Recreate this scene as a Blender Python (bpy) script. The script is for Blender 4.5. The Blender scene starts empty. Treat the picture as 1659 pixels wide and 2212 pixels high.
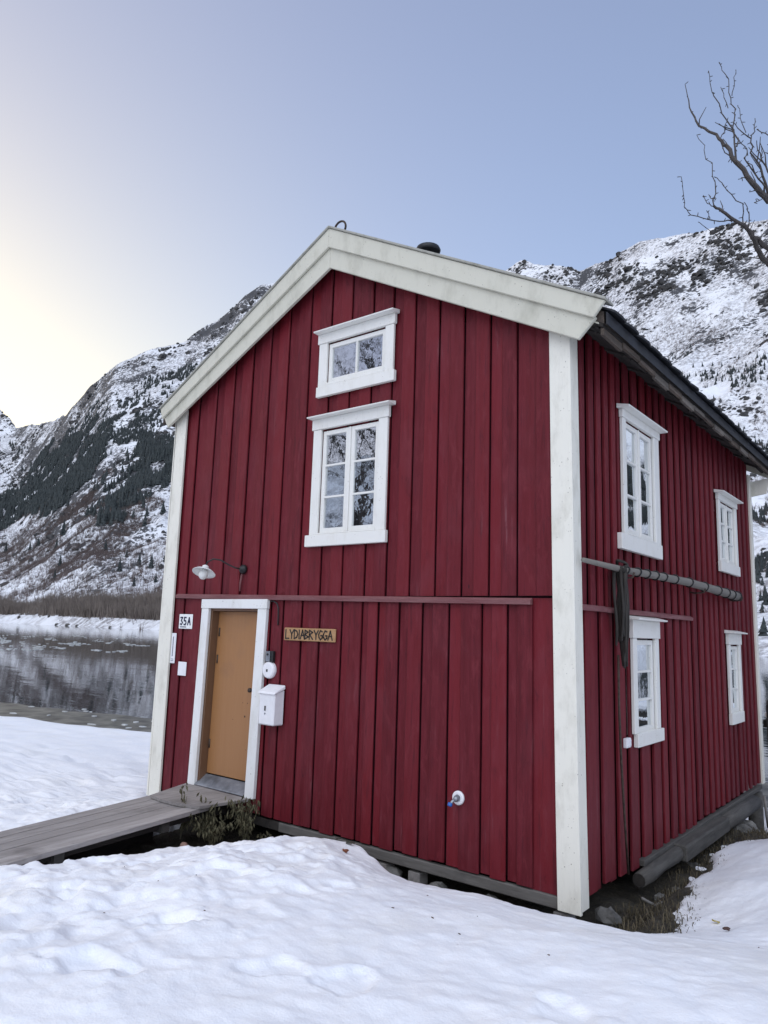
import bpy, math, random
import numpy as np
from mathutils import Vector, Matrix

random.seed(7)
rng = np.random.default_rng(7)
scene = bpy.context.scene
COL = scene.collection
R = math.radians

# ------------------------------------------------------------------ camera, sky, fill lamp, exposure
CAM = Vector((2.54820, -5.72255, 2.00367))
YAW, PITCH, ROLL = R(-38.5555), R(9.1410), R(1.8419)
fw = Vector((math.sin(YAW)*math.cos(PITCH), math.cos(YAW)*math.cos(PITCH), math.sin(PITCH)))
rt0 = Vector((math.cos(YAW), -math.sin(YAW), 0.0))
up0 = rt0.cross(fw)
rt = rt0*math.cos(ROLL) + up0*math.sin(ROLL)
up = up0*math.cos(ROLL) - rt0*math.sin(ROLL)
cam_data = bpy.data.cameras.new('camera')
cam_data.sensor_fit = 'VERTICAL'
cam_data.sensor_height = 24.0
cam_data.lens = 24.0*1585.24/2212.0
cam_data.clip_start = 0.05
cam_data.clip_end = 20000.0
cam = bpy.data.objects.new('camera', cam_data)
M = Matrix((rt, up, -fw)).transposed().to_4x4()
M.translation = CAM
cam.matrix_world = M
COL.objects.link(cam)
scene.camera = cam

SUN_AZ, SUN_EL = R(-94.0), R(6.5)
FILL_STRENGTH = 0.60
FILL_AZ, FILL_EL = R(158.0), R(45.0)
SKY_STRENGTH = 0.15
EXPOSURE = 1.9
world = bpy.data.worlds.new('World')
scene.world = world
world.use_nodes = True
nt = world.node_tree
nt.nodes.clear()
sky = nt.nodes.new('ShaderNodeTexSky')
sky.sky_type = 'NISHITA'
sky.sun_disc = False
sky.sun_elevation = SUN_EL
sky.sun_rotation = SUN_AZ
sky.altitude = 0.0
sky.air_density = 1.0
sky.dust_density = 2.0
sky.ozone_density = 1.0
bg = nt.nodes.new('ShaderNodeBackground')
bg.inputs['Strength'].default_value = SKY_STRENGTH
wo = nt.nodes.new('ShaderNodeOutputWorld')
tint = nt.nodes.new('ShaderNodeMix'); tint.data_type = 'RGBA'; tint.blend_type = 'MULTIPLY'
tint.inputs[0].default_value = 1.0
tint.inputs[7].default_value = (.71, .68, .86, 1.0)      # the camera's warm white balance
gam = nt.nodes.new('ShaderNodeGamma'); gam.inputs['Gamma'].default_value = .6
nt.links.new(sky.outputs[0], gam.inputs['Color'])
nt.links.new(gam.outputs[0], tint.inputs[6])
skytc = nt.nodes.new('ShaderNodeTexCoord')
def sky_lobe(prev, az, el, power, colr):      # broad, smooth hue change of the twilight sky towards a direction
    d = nt.nodes.new('ShaderNodeVectorMath'); d.operation = 'DOT_PRODUCT'
    nt.links.new(skytc.outputs['Generated'], d.inputs[0])
    d.inputs[1].default_value = (math.sin(az)*math.cos(el), math.cos(az)*math.cos(el), math.sin(el))
    mx = nt.nodes.new('ShaderNodeMath'); mx.operation = 'MAXIMUM'; mx.inputs[1].default_value = 0.0
    pw = nt.nodes.new('ShaderNodeMath'); pw.operation = 'POWER'; pw.inputs[1].default_value = power
    nt.links.new(d.outputs['Value'], mx.inputs[0]); nt.links.new(mx.outputs[0], pw.inputs[0])
    m = nt.nodes.new('ShaderNodeMix'); m.data_type = 'RGBA'; m.blend_type = 'MULTIPLY'
    m.inputs[7].default_value = (*colr, 1.0)
    nt.links.new(pw.outputs[0], m.inputs[0]); nt.links.new(prev, m.inputs[6])
    return m.outputs[2]
c_ = sky_lobe(tint.outputs[2], R(-88.0), R(2.0), 5.0, (1.03, 1.06, .73))
c_ = sky_lobe(c_, R(-64.0), R(0.0), 8.0, (1.31, 1.26, 1.05))
c_ = sky_lobe(c_, R(-14.0), R(16.0), 6.0, (1.06, 1.19, 1.24))
nt.links.new(c_, bg.inputs['Color'])
nt.links.new(bg.outputs[0], wo.inputs['Surface'])

fill_data = bpy.data.lights.new('fill_lamp', 'SUN')
fill_data.energy = FILL_STRENGTH
fill_data.angle = R(80.0)     # added fill lamp behind the camera, standing in for broad soft sky glow
fill_data.color = (.93, .955, 1.0)
fill_lamp = bpy.data.objects.new('fill_lamp', fill_data)
sdir = Vector((math.sin(FILL_AZ)*math.cos(FILL_EL), math.cos(FILL_AZ)*math.cos(FILL_EL), math.sin(FILL_EL)))
fill_lamp.rotation_mode = 'QUATERNION'
fill_lamp.rotation_quaternion = sdir.to_track_quat('Z', 'Y')
fill_lamp.location = (-60, -5, 60)
COL.objects.link(fill_lamp)
scene.view_settings.view_transform = 'Standard'
scene.view_settings.look = 'None'
scene.view_settings.exposure = EXPOSURE
scene.view_settings.gamma = 1.0
scene.view_settings.use_curve_mapping = False

# ------------------------------------------------------------------ mesh helpers
class MB:
    def __init__(s):
        s.v = []; s.f = []
    def add(s, vs, fs):
        o = len(s.v)
        s.v += [tuple(map(float, p)) for p in vs]
        s.f += [tuple(i+o for i in f) for f in fs]
        return s
    def hex(s, p):   # 8 points: bottom ring 0-3 ccw seen from outside top, top ring 4-7
        return s.add(p, [(3,2,1,0),(4,5,6,7),(0,1,5,4),(1,2,6,5),(2,3,7,6),(3,0,4,7)])
    def box(s, x0, x1, y0, y1, z0, z1):
        if x0 > x1: x0, x1 = x1, x0
        if y0 > y1: y0, y1 = y1, y0
        if z0 > z1: z0, z1 = z1, z0
        return s.hex([(x0,y0,z0),(x1,y0,z0),(x1,y1,z0),(x0,y1,z0),(x0,y0,z1),(x1,y0,z1),(x1,y1,z1),(x0,y1,z1)])
    def loft(s, ra, rb):   # two equal rings, capped
        n = len(ra)
        s.add(list(ra)+list(rb), [tuple(range(n-1,-1,-1)), tuple(range(n,2*n))] +
              [(i,(i+1)%n,n+(i+1)%n,n+i) for i in range(n)])
        return s
    def tube(s, path, rad, n=8, cap=True, squash=1.0):
        P = [Vector(p) for p in path]
        if not hasattr(rad, '__len__'): rad = [rad]*len(P)
        o = len(s.v); ref = None
        for i, p in enumerate(P):
            d = (P[min(i+1,len(P)-1)]-P[max(i-1,0)])
            d = d.normalized() if d.length > 1e-9 else Vector((0,0,1))
            if ref is None:
                ref = Vector((0,0,1)) if abs(d.z) < .9 else Vector((1,0,0))
            a = (ref - d*ref.dot(d))
            a = a.normalized() if a.length > 1e-6 else d.orthogonal().normalized()
            ref = a
            b = d.cross(a)
            for k in range(n):
                t = 2*math.pi*k/n
                q = p + a*(rad[i]*math.cos(t)) + b*(rad[i]*squash*math.sin(t))
                s.v.append(tuple(q))
        for i in range(len(P)-1):
            for k in range(n):
                s.f.append((o+i*n+k, o+i*n+(k+1)%n, o+(i+1)*n+(k+1)%n, o+(i+1)*n+k))
        if cap:
            s.f.append(tuple(o+k for k in range(n-1,-1,-1)))
            e = o+(len(P)-1)*n
            s.f.append(tuple(e+k for k in range(n)))
        return s
    def lathe(s, c, axis, prof, n=20):   # profile of (distance along axis, radius)
        c = Vector(c); ax = Vector(axis).normalized()
        a = ax.orthogonal().normalized(); b = ax.cross(a)
        o = len(s.v)
        for h, r in prof:
            for k in range(n):
                t = 2*math.pi*k/n
                s.v.append(tuple(c + ax*h + a*(r*math.cos(t)) + b*(r*math.sin(t))))
        for i in range(len(prof)-1):
            for k in range(n):
                s.f.append((o+i*n+k, o+i*n+(k+1)%n, o+(i+1)*n+(k+1)%n, o+(i+1)*n+k))
        s.f.append(tuple(o+k for k in range(n-1,-1,-1)))
        e = o+(len(prof)-1)*n
        s.f.append(tuple(e+k for k in range(n)))
        return s
    def blob(s, c, r, sx=1, sy=1, sz=1, jit=.15, nu=8, nv=6):
        o = len(s.v); c = Vector(c)
        for j in range(nv+1):
            ph = math.pi*j/nv
            for i in range(nu):
                th = 2*math.pi*i/nu
                k = r*(1+random.uniform(-jit, jit)) if 0 < j < nv else r
                s.v.append((c.x+k*sx*math.sin(ph)*math.cos(th), c.y+k*sy*math.sin(ph)*math.sin(th), c.z+k*sz*math.cos(ph)))
        for j in range(nv):
            for i in range(nu):
                s.f.append((o+j*nu+i, o+(j+1)*nu+i, o+(j+1)*nu+(i+1)%nu, o+j*nu+(i+1)%nu))
        return s
    def mesh(s, name, mat, smooth=False):
        me = bpy.data.meshes.new(name)
        me.from_pydata(s.v, [], s.f)
        me.update()
        if mat is not None: me.materials.append(mat)
        if smooth:
            me.polygons.foreach_set('use_smooth', [True]*len(me.polygons))
        return me
    def build(s, name, mat, parent=None, smooth=False, bevel=0.0):
        me = s.mesh(name, mat, smooth)
        o = bpy.data.objects.new(name, me)
        COL.objects.link(o)
        if parent is not None: attach(o, parent)
        if bevel > 0:
            m = o.modifiers.new('bevel', 'BEVEL'); m.width = bevel; m.segments = 1; m.limit_method = 'ANGLE'; m.angle_limit = R(40)
        return o

WORLD_LOC = {}
def wloc(o):
    l = Vector((0,0,0))
    while o is not None:
        l = l + Vector(o.location); o = o.parent
    return l
def attach(o, parent):
    o.parent = parent
    o.matrix_parent_inverse = Matrix.Translation(-wloc(parent)) if parent.type == 'EMPTY' else Matrix.Identity(4)
def thing(name, label, cat, loc=(0,0,0), group=None):
    o = bpy.data.objects.new(name, None)
    o.empty_display_size = 0.1
    o.location = loc
    COL.objects.link(o)
    return tag(o, label, cat, group)
def tag(o, label, cat, group=None):
    o['label'] = label; o['category'] = cat
    if group: o['group'] = group
    return o
def kind(o, k):
    o['kind'] = k
    return o
def np_mesh(name, V, F, mat, smooth=True):
    me = bpy.data.meshes.new(name)
    V = np.asarray(V, dtype=np.float32); F = np.asarray(F, dtype=np.int32)
    k = F.shape[1]
    me.vertices.add(len(V)); me.vertices.foreach_set('co', V.ravel())
    me.loops.add(F.size); me.loops.foreach_set('vertex_index', F.ravel())
    me.polygons.add(len(F)); me.polygons.foreach_set('loop_start', np.arange(0, F.size, k, dtype=np.int32))
    me.polygons.foreach_set('loop_total', np.full(len(F), k, dtype=np.int32))
    me.update(calc_edges=True)
    if smooth: me.polygons.foreach_set('use_smooth', np.ones(len(F), dtype=bool))
    me.validate()
    if mat is not None: me.materials.append(mat)
    o = bpy.data.objects.new(name, me); COL.objects.link(o)
    return o
def grid_faces(nx, ny):
    i = np.arange(nx*ny).reshape(ny, nx)
    return np.stack([i[:-1,:-1], i[:-1,1:], i[1:,1:], i[1:,:-1]], -1).reshape(-1, 4)

# ------------------------------------------------------------------ numpy noise
def _hash(ix, iy, seed):
    h = (ix.astype(np.int64)*374761393 + iy.astype(np.int64)*668265263 + seed*974711) & 0x7fffffff
    h = ((h ^ (h >> 13))*1274126177) & 0x7fffffff
    h = h ^ (h >> 16)
    return (h & 0xffff)/65535.0
def vnoise(x, y, seed=0):
    x = np.asarray(x, float); y = np.asarray(y, float)
    ix = np.floor(x); iy = np.floor(y); fx = x-ix; fy = y-iy
    ix = ix.astype(np.int64); iy = iy.astype(np.int64)
    u = fx*fx*fx*(fx*(fx*6-15)+10); v = fy*fy*fy*(fy*(fy*6-15)+10)
    a = _hash(ix, iy, seed); b = _hash(ix+1, iy, seed); c = _hash(ix, iy+1, seed); d = _hash(ix+1, iy+1, seed)
    return ((a*(1-u)+b*u)*(1-v) + (c*(1-u)+d*u)*v)*2-1
def fbm(x, y, oct=4, seed=0, gain=.5):
    s = 0; a = 1.0; t = 0
    for o in range(oct):
        ca, sa = math.cos(.6*o), math.sin(.6*o)
        s = s + a*vnoise((x*ca-y*sa)*2**o, (x*sa+y*ca)*2**o, seed+o*17); t += a; a *= gain
    return s/t
def ridged(x, y, oct=4, seed=0):
    s = 0; a = 1.0; t = 0
    for o in range(oct):
        ca, sa = math.cos(.7*o), math.sin(.7*o)
        s = s + a*(1-2*np.abs(vnoise((x*ca-y*sa)*2**o, (x*sa+y*ca)*2**o, seed+o*31))); t += a; a *= .5
    return s/t
def sstep(a, b, x):
    t = np.clip((x-a)/(b-a), 0, 1)
    return t*t*(3-2*t)

# ------------------------------------------------------------------ materials
class NB:
    """small node-tree builder"""
    def __init__(s, name):
        s.m = bpy.data.materials.new(name); s.m.use_nodes = True
        s.t = s.m.node_tree; s.t.nodes.clear()
        s.out = s.n('ShaderNodeOutputMaterial')
        s.p = s.n('ShaderNodeBsdfPrincipled')
        s.l(s.p.outputs[0], s.out.inputs['Surface'])
        s.tc = s.n('ShaderNodeTexCoord').outputs['Object']
    def n(s, t, **kw):
        x = s.t.nodes.new(t)
        for k, v in kw.items(): setattr(x, k, v)
        return x
    def l(s, a, b): s.t.links.new(a, b)
    def map(s, scale=(1,1,1), rot=(0,0,0), loc=(0,0,0), src=None):
        x = s.n('ShaderNodeMapping')
        x.inputs['Scale'].default_value = scale; x.inputs['Rotation'].default_value = rot; x.inputs['Location'].default_value = loc
        s.l(src if src is not None else s.tc, x.inputs['Vector'])
        return x.outputs[0]
    def noise(s, vec, scale, detail=4, rough=.55, dist=0.0):
        x = s.n('ShaderNodeTexNoise')
        x.inputs['Scale'].default_value = scale; x.inputs['Detail'].default_value = detail
        x.inputs['Roughness'].default_value = rough; x.inputs['Distortion'].default_value = dist
        s.l(vec, x.inputs['Vector'])
        return x.outputs['Fac']
    def voro(s, vec, scale, feature='F1'):
        x = s.n('ShaderNodeTexVoronoi', feature=feature)
        x.inputs['Scale'].default_value = scale
        s.l(vec, x.inputs['Vector'])
        return x.outputs['Distance']
    def ramp(s, fac, stops, interp='LINEAR'):
        x = s.n('ShaderNodeValToRGB'); x.color_ramp.interpolation = interp
        e = x.color_ramp.elements
        while len(e) > 1: e.remove(e[0])
        e[0].position = stops[0][0]; e[0].color = col(stops[0][1])
        for p, c in stops[1:]:
            q = e.new(p); q.color = col(c)
        s.l(fac, x.inputs[0])
        return x.outputs[0]
    def mix(s, fac, a, b, blend='MIX'):
        x = s.n('ShaderNodeMix', data_type='RGBA', blend_type=blend)
        for sock, v in ((x.inputs[0], fac), (x.inputs[6], a), (x.inputs[7], b)):
            if isinstance(v, (int, float)): sock.default_value = v
            elif isinstance(v, tuple): sock.default_value = col(v)
            else: s.l(v, sock)
        return x.outputs[2]
    def math(s, op, a, b=0.0, clamp=False):
        x = s.n('ShaderNodeMath', operation=op); x.use_clamp = clamp
        for i, v in enumerate((a, b)):
            if isinstance(v, (int, float)): x.inputs[i].default_value = v
            else: s.l(v, x.inputs[i])
        return x.outputs[0]
    def sepz(s, comp='Z'):
        x = s.n('ShaderNodeSeparateXYZ'); s.l(s.tc, x.inputs[0])
        return x.outputs[comp]
    def color(s, c):
        if isinstance(c, tuple): s.p.inputs['Base Color'].default_value = col(c)
        else: s.l(c, s.p.inputs['Base Color'])
        return s
    def rough(s, v):
        if isinstance(v, (int, float)): s.p.inputs['Roughness'].default_value = v
        else: s.l(v, s.p.inputs['Roughness'])
        return s
    def bump(s, h, strength=.3, dist=.01):
        x = s.n('ShaderNodeBump'); x.inputs['Strength'].default_value = strength; x.inputs['Distance'].default_value = dist
        s.l(h, x.inputs['Height']); s.l(x.outputs[0], s.p.inputs['Normal'])
        return s
    def rand(s):
        return s.n('ShaderNodeObjectInfo').outputs['Random']
def col(c): return (c[0], c[1], c[2], 1.0) if isinstance(c, (tuple, list)) else (c, c, c, 1.0)

def mk_red():
    b = NB('red_paint')
    streak = b.noise(b.map((9, 9, .55)), 2.2, 6, .65)
    blot = b.noise(b.map((1.6, 1.6, .8)), 1.6, 5, .6, .4)
    fine = b.noise(b.map((60, 60, 3)), 1.5, 3, .6)
    c1 = b.mix(b.rand(), (.084, .0052, .0100), (.140, .0090, .0145))
    c2 = b.mix(b.ramp(streak, [(.35, 0.0), (.70, .6)]), c1, (.160, .018, .028))
    c3 = b.mix(b.ramp(blot, [(.50, 0.0), (.75, .35)]), c2, (.150, .038, .050))
    worn = b.math('MULTIPLY', b.ramp(streak, [(.60, 0.0), (.70, 1.0)]), b.ramp(blot, [(.50, 0.0), (.62, .8)]))
    c4 = b.mix(b.math('MULTIPLY', worn, .45), c3, (.22, .11, .12))
    dk = b.noise(b.map((14, 14, 1.1), loc=(3, 5, 9)), 1.7, 5, .7)
    c5 = b.mix(b.ramp(dk, [(.55, 0.0), (.72, .6)]), c4, (.045, .005, .010))
    pit = b.voro(b.map((1, 1, .35)), 4.0)
    c6 = b.mix(b.ramp(pit, [(.018, .8), (.035, 0.0)]), c5, (.03, .006, .01))
    mot = b.noise(b.map((5, 5, 1.6), loc=(1, 8, 2)), 2.6, 5, .65, .5)
    c6 = b.mix(b.ramp(mot, [(.54, 0.0), (.68, .55)]), c6, (.165, .024, .033))
    c6 = b.mix(b.ramp(mot, [(.30, .45), (.42, 0.0)]), c6, (.060, .0045, .0095))
    b.color(c6).rough(b.ramp(blot, [(.3, .5), (.8, .7)]))
    b.p.inputs['Specular IOR Level'].default_value = .22
    b.bump(b.math('ADD', b.math('MULTIPLY', streak, .7), b.math('MULTIPLY', fine, .5)), .35, .006)
    return b.m
def mk_white(name='white_paint', base=(.76,.765,.75), dirt=(.40,.37,.27), amount=.42, scale=1.0):
    b = NB(name)
    n1 = b.noise(b.map((2.2*scale, 2.2*scale, 1.0*scale)), 2.0, 6, .65)
    sp = b.voro(b.map((1, 1, 1)), 24*scale)
    sp2 = b.noise(b.map((1, 1, 1)), 7*scale, 4, .7)
    grain = b.noise(b.map((40, 40, 2.0)), 2.0, 3, .6)
    c = b.mix(b.ramp(n1, [(.50, 0.0), (.80, amount)]), base, dirt)
    spm = b.math('MULTIPLY', b.ramp(sp, [(.10, 1.0), (.20, 0.0)]), b.ramp(sp2, [(.52, 0.0), (.62, .7)]))
    c = b.mix(spm, c, (.16, .13, .10))
    c = b.mix(b.ramp(grain, [(.58, 0.0), (.8, .25)]), c, (.45, .43, .38))
    b.color(c).rough(.5).bump(grain, .2, .004)
    return b.m
def mk_wood(name, c1, c2, stretch=(6, 6, .5), rough=.8, dark=(.05,.045,.04), bumps=.5):
    b = NB(name)
    g = b.noise(b.map(stretch), 4.0, 7, .68, .3)
    blot = b.noise(b.map((1, 1, 1)), 2.3, 4, .6)
    c = b.mix(b.ramp(g, [(.3, 0.0), (.75, 1.0)]), c1, c2)
    c = b.mix(b.math('MULTIPLY', b.rand(), .35), c, dark)
    c = b.mix(b.ramp(blot, [(.55, 0.0), (.75, .55)]), c, dark)
    b.color(c).rough(rough).bump(g, bumps, .008)
    return b.m
def mk_plain(name, c, rough=.5, metallic=0.0, var=.15, scale=12.0):
    b = NB(name)
    n = b.noise(b.map((1, 1, 1)), scale, 4, .6)
    d = tuple(x*(1-var*2) for x in c); e = tuple(min(1, x*(1+var)) for x in c)
    b.color(b.ramp(n, [(.3, d), (.7, e)])).rough(rough)
    b.p.inputs['Metallic'].default_value = metallic
    return b.m
def mk_snow():
    b = NB('snow')
    n1 = b.noise(b.map((1, 1, 1)), 2.2, 5, .6)
    n2 = b.noise(b.map((1, 1, 1)), 14.0, 5, .65)
    n3 = b.noise(b.map((1, 1, 1)), 70.0, 3, .7)
    icy = b.noise(b.map((.9, 2.6, 1), rot=(0, 0, R(28))), 1.5, 5, .65)
    c = b.mix(b.ramp(n1, [(.35, 0.0), (.7, 1.0)]), (.85, .875, .915), (.92, .93, .945))
    c = b.mix(b.ramp(icy, [(.52, 0.0), (.72, .35)]), c, (.79, .82, .86))
    dirt = b.noise(b.map((1, 1, 1), loc=(4, 7, 0)), .9, 5, .6)
    c = b.mix(b.ramp(dirt, [(.55, 0.0), (.75, .30)]), c, (.72, .70, .62))
    sp = b.voro(b.map((1, 1, 1)), 9.0)
    sp2 = b.noise(b.map((1, 1, 1), loc=(9, 1, 0)), 2.5, 3, .6)
    c = b.mix(b.math('MULTIPLY', b.ramp(sp, [(.05, 1.0), (.09, 0.0)]), b.ramp(sp2, [(.66, 0.0), (.72, .4)])), c, (.42, .36, .30))
    b.color(c).rough(b.ramp(icy, [(.45, .7), (.75, .38)]))
    b.p.inputs['Subsurface Weight'].default_value = 0.0
    h = b.math('ADD', b.math('MULTIPLY', n2, .60), b.math('MULTIPLY', n3, .14))
    b.bump(h, .5, .03)
    return b.m
ROCK0 = .815
def mk_mountain():
    b = NB('snowy_rock')
    geo = b.n('ShaderNodeNewGeometry')
    sx = b.n('ShaderNodeSeparateXYZ'); b.l(geo.outputs['Normal'], sx.inputs[0])
    slope = sx.outputs['Z']
    big = b.noise(b.map((1, 1, 1)), 1/120., 4, .55, .6)
    mid = b.noise(b.map((1, 1, 1)), 1/30., 5, .62, .3)
    fin = b.noise(b.map((1, 1, 1)), 1/4.6, 4, .62)
    z = b.sepz()
    g = b.math('ADD', b.math('MULTIPLY', mid, 1.25), b.math('MULTIPLY', big, 1.0))        # where crags cluster
    g = b.math('SUBTRACT', g, b.math('MULTIPLY', slope, .55))
    g = b.math('ADD', g, b.math('MULTIPLY', b.ramp(b.math('MULTIPLY', z, 1/800.), [(.35, 0.0), (.85, 1.0)]), .08))
    f = b.math('ADD', b.math('MULTIPLY', g, .54), b.math('MULTIPLY', fin, .80))
    f = b.math('SUBTRACT', f, b.math('MULTIPLY', b.ramp(b.math('MULTIPLY', z, 1/60.), [(.02, 1.0), (.10, 0.0)]), .8))
    xy = b.n('ShaderNodeSeparateXYZ'); b.l(b.tc, xy.inputs[0])
    side = b.math('ADD', xy.outputs['X'], b.math('MULTIPLY', xy.outputs['Y'], .84))       # the eastern slope carries more snow
    f = b.math('SUBTRACT', f, b.math('MULTIPLY', b.ramp(b.math('MULTIPLY', side, 1/400.), [(.0, 0.0), (.6, 1.0)]), .052))
    rockmask = b.ramp(f, [(ROCK0, 0.0), (ROCK0+.075, 1.0)])
    scr = b.noise(b.map((1, 1, 1), loc=(50, 20, 0)), 1/70., 5, .65, .4)
    scf = b.noise(b.map((1, 1, .4), loc=(5, 2, 0)), 1/4.0, 5, .75)
    shrub = b.math('MULTIPLY', b.ramp(scr, [(.40, 0.0), (.53, 1.0)]), b.ramp(scf, [(.42, 0.0), (.60, .80)]))
    snow = b.mix(b.noise(b.map((1, 1, 1)), 1/30., 4, .6), (.74, .77, .81), (.84, .855, .875))
    rock = b.mix(fin, (.022, .026, .032), (.080, .080, .085))
    twig = b.mix(mid, (.10, .092, .094), (.18, .155, .152))
    c = b.mix(shrub, snow, twig)
    c = b.mix(rockmask, c, rock)
    b.color(c).rough(.85)
    b.bump(b.math('ADD', mid, fin), .4, 2.0)
    return b.m
def mk_water():
    b = NB('river_water')
    n = b.noise(b.map((.22, 1.0, 1), rot=(0, 0, R(-32))), .35, 4, .6)
    n2 = b.noise(b.map((.5, 1.0, 1), rot=(0, 0, R(-32))), 2.2, 3, .6)
    b.color((.012, .017, .020)).rough(.04)
    b.p.inputs['IOR'].default_value = 1.33
    b.bump(b.math('ADD', b.math('MULTIPLY', n, 1.0), b.math('MULTIPLY', n2, .12)), .035, .5)
    return b.m
def mk_pane():
    b = NB('window_glass')
    w = b.noise(b.map((1, 1, 1)), 4.5, 3, .6)
    w2 = b.noise(b.map((1, 1, 1)), 16.0, 2, .6)
    bp = b.n('ShaderNodeBump'); bp.inputs['Strength'].default_value = .07; bp.inputs['Distance'].default_value = .012
    b.l(b.math('ADD', w, b.math('MULTIPLY', w2, .12)), bp.inputs['Height'])
    g = b.n('ShaderNodeBsdfGlossy'); g.inputs['Roughness'].default_value = .015
    g.inputs['Color'].default_value = (.86, .90, .93, 1)
    b.l(bp.outputs[0], g.inputs['Normal'])
    tr = b.n('ShaderNodeBsdfTransparent'); tr.inputs['Color'].default_value = (.80, .85, .84, 1)
    lw = b.n('ShaderNodeFresnel'); lw.inputs['IOR'].default_value = 1.5
    mx = b.n('ShaderNodeMixShader')
    b.l(b.math('ADD', b.math('MULTIPLY', lw.outputs[0], 1.0), .62, True), mx.inputs[0])
    b.l(tr.outputs[0], mx.inputs[1]); b.l(g.outputs[0], mx.inputs[2])
    b.l(mx.outputs[0], b.out.inputs['Surface'])
    return b.m
def mk_ground():
    b = NB('bare_soil')
    n = b.noise(b.map((1, 1, 1)), 6.0, 7, .7)
    n2 = b.noise(b.map((1, 1, 1)), 28.0, 4, .7)
    c = b.ramp(n, [(.3, (.022, .019, .014)), (.5, (.050, .042, .030)), (.7, (.085, .072, .050))])
    c = b.mix(b.ramp(n2, [(.55, 0.0), (.7, .5)]), c, (.045, .05, .025))
    b.color(c).rough(.95).bump(b.math('ADD', n, n2), .9, .04)
    return b.m

RED = mk_red()
WHITE = mk_white()
WHITE_TRIM = mk_white('weathered_white_paint', (.755, .735, .645), (.36, .34, .26), .55, 1.3)
WHITE_GABLE = mk_white('aged_white_paint', (.575, .56, .465), (.30, .29, .22), .60, 1.2)
WIN_WHITE = mk_white('window_white_paint', (.745, .738, .695), (.50, .46, .36), .30, 1.6)
BATTEN = mk_wood('faded_red_wood', (.16, .045, .05), (.26, .13, .13), (.6, .6, 6), .7, (.10, .02, .025))
DOOR = mk_wood('varnished_door', (.325, .152, .054), (.360, .176, .068), (9, 9, .35), .45, (.25, .125, .06), .1)
JAMB = mk_wood('brown_jamb', (.16, .085, .045), (.21, .11, .06), (9, 9, .5), .5, (.09, .05, .03), .15)
GREYWOOD = mk_wood('grey_weathered_wood', (.16, .15, .14), (.30, .285, .27), (5, .45, 5), .85, (.06, .055, .05), .6)
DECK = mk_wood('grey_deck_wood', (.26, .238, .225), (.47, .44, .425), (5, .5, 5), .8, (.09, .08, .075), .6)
OLDWOOD = mk_wood('dark_old_wood', (.045, .042, .040), (.13, .125, .115), (5, .6, 5), .9, (.02, .018, .016), .8)
EAVEWOOD = mk_wood('rough_eave_wood', (.05, .040, .032), (.17, .13, .10), (6, .6, 6), .9, (.018, .015, .013), .8)
TIMBER = mk_wood('wet_timber', (.045, .042, .038), (.125, .118, .106), (5, .5, 5), .85, (.025, .024, .022), .8)
SLATE = mk_plain('dark_slate', (.022, .024, .030), .55, 0, .3, 5)
METAL = mk_plain('grey_metal', (.30, .32, .35), .42, .7, .2, 9)
BLACK = mk_plain('black_metal', (.018, .019, .02), .45, .2, .2)
IRON = mk_plain('rusty_iron', (.07, .05, .04), .7, .4, .3, 20)
PLASTIC = mk_plain('white_plastic', (.78, .78, .80), .38, 0, .03)
ENAMEL = mk_plain('white_enamel', (.80, .82, .80), .25, 0, .04)
NAVY = mk_plain('dark_blue_print', (.02, .025, .07), .5)
INK = mk_plain('black_ink', (.025, .02, .018), .7)
SIGNWOOD = mk_wood('pine_sign_wood', (.36, .20, .085), (.52, .32, .155), (1.2, 6, 12), .6, (.22, .11, .05), .2)
STONE = mk_plain('grey_stone', (.15, .145, .135), .9, 0, .35, 8)
SNOW = mk_snow()
MOUNTAIN = mk_mountain()
WATER = mk_water()
PANE = mk_pane()
SOIL = mk_ground()
BARK = mk_wood('bare_bark', (.045, .038, .034), (.10, .088, .08), (3, 3, 3), .9, (.02, .018, .016), .5)

# ------------------------------------------------------------------ valley sides (terrain)
def az_table(pts):
    a = np.array(pts, float)
    return lambda x: np.interp(x, a[:,0], a[:,1])
RIDGE_EL = az_table([(-180,11),(-140,13),(-115,11),(-95,11),(-84,11),(-76,12.5),(-72,14.6),(-69,15.0),(-67.13,14.2),(-66.0,13.1),(-65,13.2),(-63.6,13.9),
    (-62.2,15.1),(-61.2,16.6),(-59.7,18.3),(-58.6,18.9),(-57.8,19.5),(-56,20.3),(-54.8,20.7),(-53,22.3),(-51,24.0),(-49.3,25.4),(-47.9,25.8),(-44,27.3),
    (-38,28.2),(-33,27.4),(-30.5,27.0),(-29.2,27.2),(-27.9,27.8),(-26.3,27.3),(-24.6,27.1),(-23.3,26.6),(-21,27.3),(-18.7,28.2),(-16,28.2),(-13.3,28.1),(-9.6,28.1),(-5,28),
    (5,27),(20,24),(40,20),(80,13),(130,11),(180,11)])
RIDGE_R = az_table([(-180,2600),(-115,2600),(-90,2700),(-71,2900),(-68.5,2750),(-66.5,2350),(-64.5,1950),(-62.5,1650),(-60,1500),(-50,1450),(-30,1450),(-20,1250),(-9,1100),(20,1150),(60,2000),(180,2600)])
SHORE_R = az_table([(-180,260),(-125,260),(-105,1000),(-80,800),(-65.7,540),(-60,410),(-55,335),(-45,270),(-30,230),(-20,215),(-14,190),(-9,175),(10,220),(40,330),(75,500),(100,260),(180,260)])
OX, OY = 2.55, -5.72
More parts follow.
